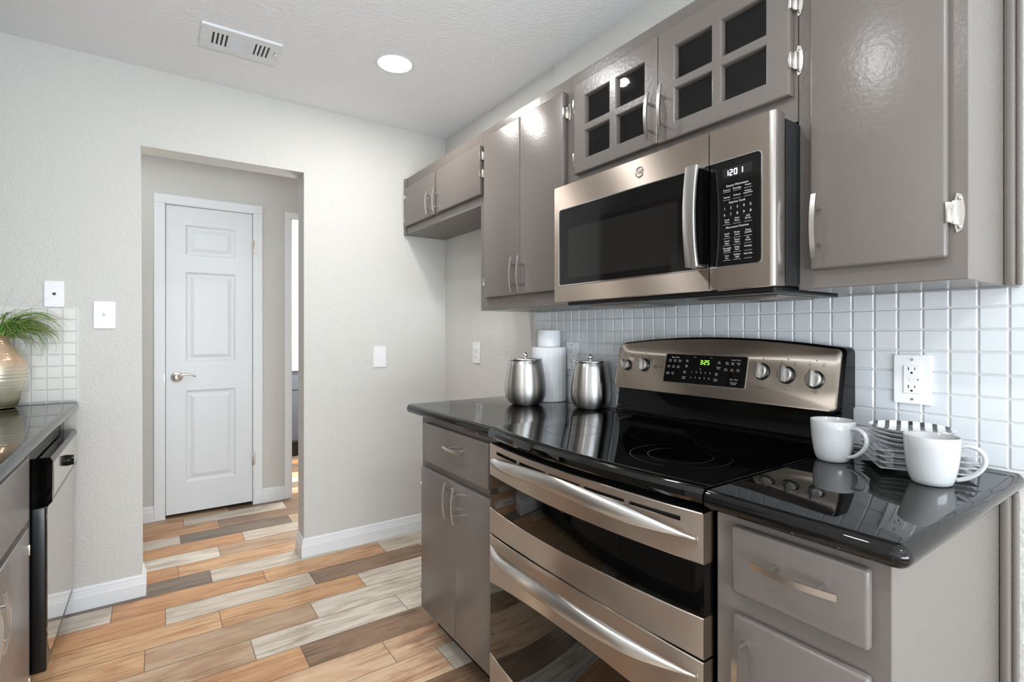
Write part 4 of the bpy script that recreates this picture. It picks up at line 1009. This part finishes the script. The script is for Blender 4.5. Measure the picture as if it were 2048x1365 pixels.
# ------------------------------------------------------------------ vase with grass
VX, VY = -.520, 2.802
prof = [(0, .001), (.050, .001), (.056, .004), (.066, .022), (.078, .05)]
pts = [(.056, .004), (.0715, .035), (.0835, .075), (.0905, .11), (.0925, .135), (.0895, .165), (.080, .195), (.064, .222), (.048, .245), (.038, .262), (.034, .275), (.0365, .286)]
dense = []
for i in range(len(pts)-1):
    (r0, z0), (r1, z1) = pts[i], pts[i+1]
    for k in range(6):
        u = k/6; z = z0+(z1-z0)*u; r = r0+(r1-r0)*u; amp = .0017 if z < .165 else .0004
        dense.append((r+amp*math.sin(z*2*PI/.0135), z))
bm = BM(); lathe(bm, [(0, .001), (.050, .001)]+dense+[(.0365, .286), (.034, .287), (.031, .275), (.034, .262), (.034, .25), (0, .25)], c=(VX, VY, ZT), seg=64)
tag(obj('vase', bm, 'vase', None, 60, origin=(VX, VY, ZT)), 'pearly peach and cream ribbed ceramic vase holding grass', 'vase')
bm = BM(); tl = bm.loops.layers.float_color.new('tint'); rgr = random.Random(11)
GB = Vector((VX, VY, ZT+.268))
def blade(a, L, droop, lift, w_, col, dark):
    n = 14; d = Vector((math.cos(a), math.sin(a)*.42, 0)); p = GB+Vector((rgr.uniform(-.018, .018), rgr.uniform(-.018, .018), 0)); el = lift; pts = [p.copy()]
    for i in range(n):
        st = L/n; p = p+d*(st*math.cos(el))+Vector((0, 0, st*math.sin(el))); el -= droop/n*(.6+.9*i/n)
        p.y = min(p.y, YB-.012); p.z = max(p.z, ZT+.02); pts.append(p.copy())
    side = Vector((-d.y, d.x, 0)).normalized(); side = (side+Vector((0, 0, rgr.uniform(-.8, .8)))).normalized()
    prev = None
    for i, q in enumerate(pts):
        w2 = w_*(1-(i/n)**2)*.5+.00015; u = i/n
        tang = (pts[min(i+1, n)]-pts[max(i-1, 0)]).normalized(); nrm = tang.cross(side)
        cur = [bm.verts.new(q-side*w2), bm.verts.new(q+nrm*w2*.35), bm.verts.new(q+side*w2), bm.verts.new(q-nrm*w2*.12)]
        if prev:
            for k in range(4):
                f = bm.faces.new((prev[k], prev[(k+1) % 4], cur[(k+1) % 4], cur[k]))
                c_ = [col[j]*(1-u)+dark[j]*u for j in range(3)]
                for l in f.loops: l[tl] = (*c_, 1)
        prev = cur
G1 = [srgb(88, 146, 40)[:3], srgb(112, 166, 54)[:3], srgb(64, 116, 34)[:3], srgb(158, 186, 92)[:3]]; G2 = [srgb(126, 144, 70)[:3], srgb(100, 144, 50)[:3], srgb(112, 100, 62)[:3]]
for i in range(170):
    a = rgr.choice((rgr.gauss(-.1, .55), rgr.gauss(-.1, .55), rgr.gauss(-.25, .8), rgr.gauss(PI, .7)))
    blade(a, rgr.uniform(.17, .31), rgr.uniform(2.1, 3.3), rgr.uniform(.75, 1.35), rgr.uniform(.0050, .0078), rgr.choice(G1), rgr.choice(G2))
for i in range(26): blade(rgr.uniform(-1, 1), rgr.uniform(.15, .27), rgr.uniform(2.6, 3.6), rgr.uniform(.4, 1.0), .0048, rgr.choice(G1), rgr.choice(G2))
for a, L, dr, lf in ((.3, .30, .35, 1.42), (.1, .24, .3, 1.15), (-.2, .26, .5, 1.0), (0, .25, 1.3, .95), (.1, .25, .2, .75), (-.1, .24, .9, .75), (PI, .25, .4, 1.2)): blade(a, L, dr, lf, .0042, G2[0], G2[2])
gr_ = obj('grass_plant', bm, 'grass', None, 'all', origin=tuple(GB)); tag(gr_, 'green arching grass plant growing out of the vase', 'plant')
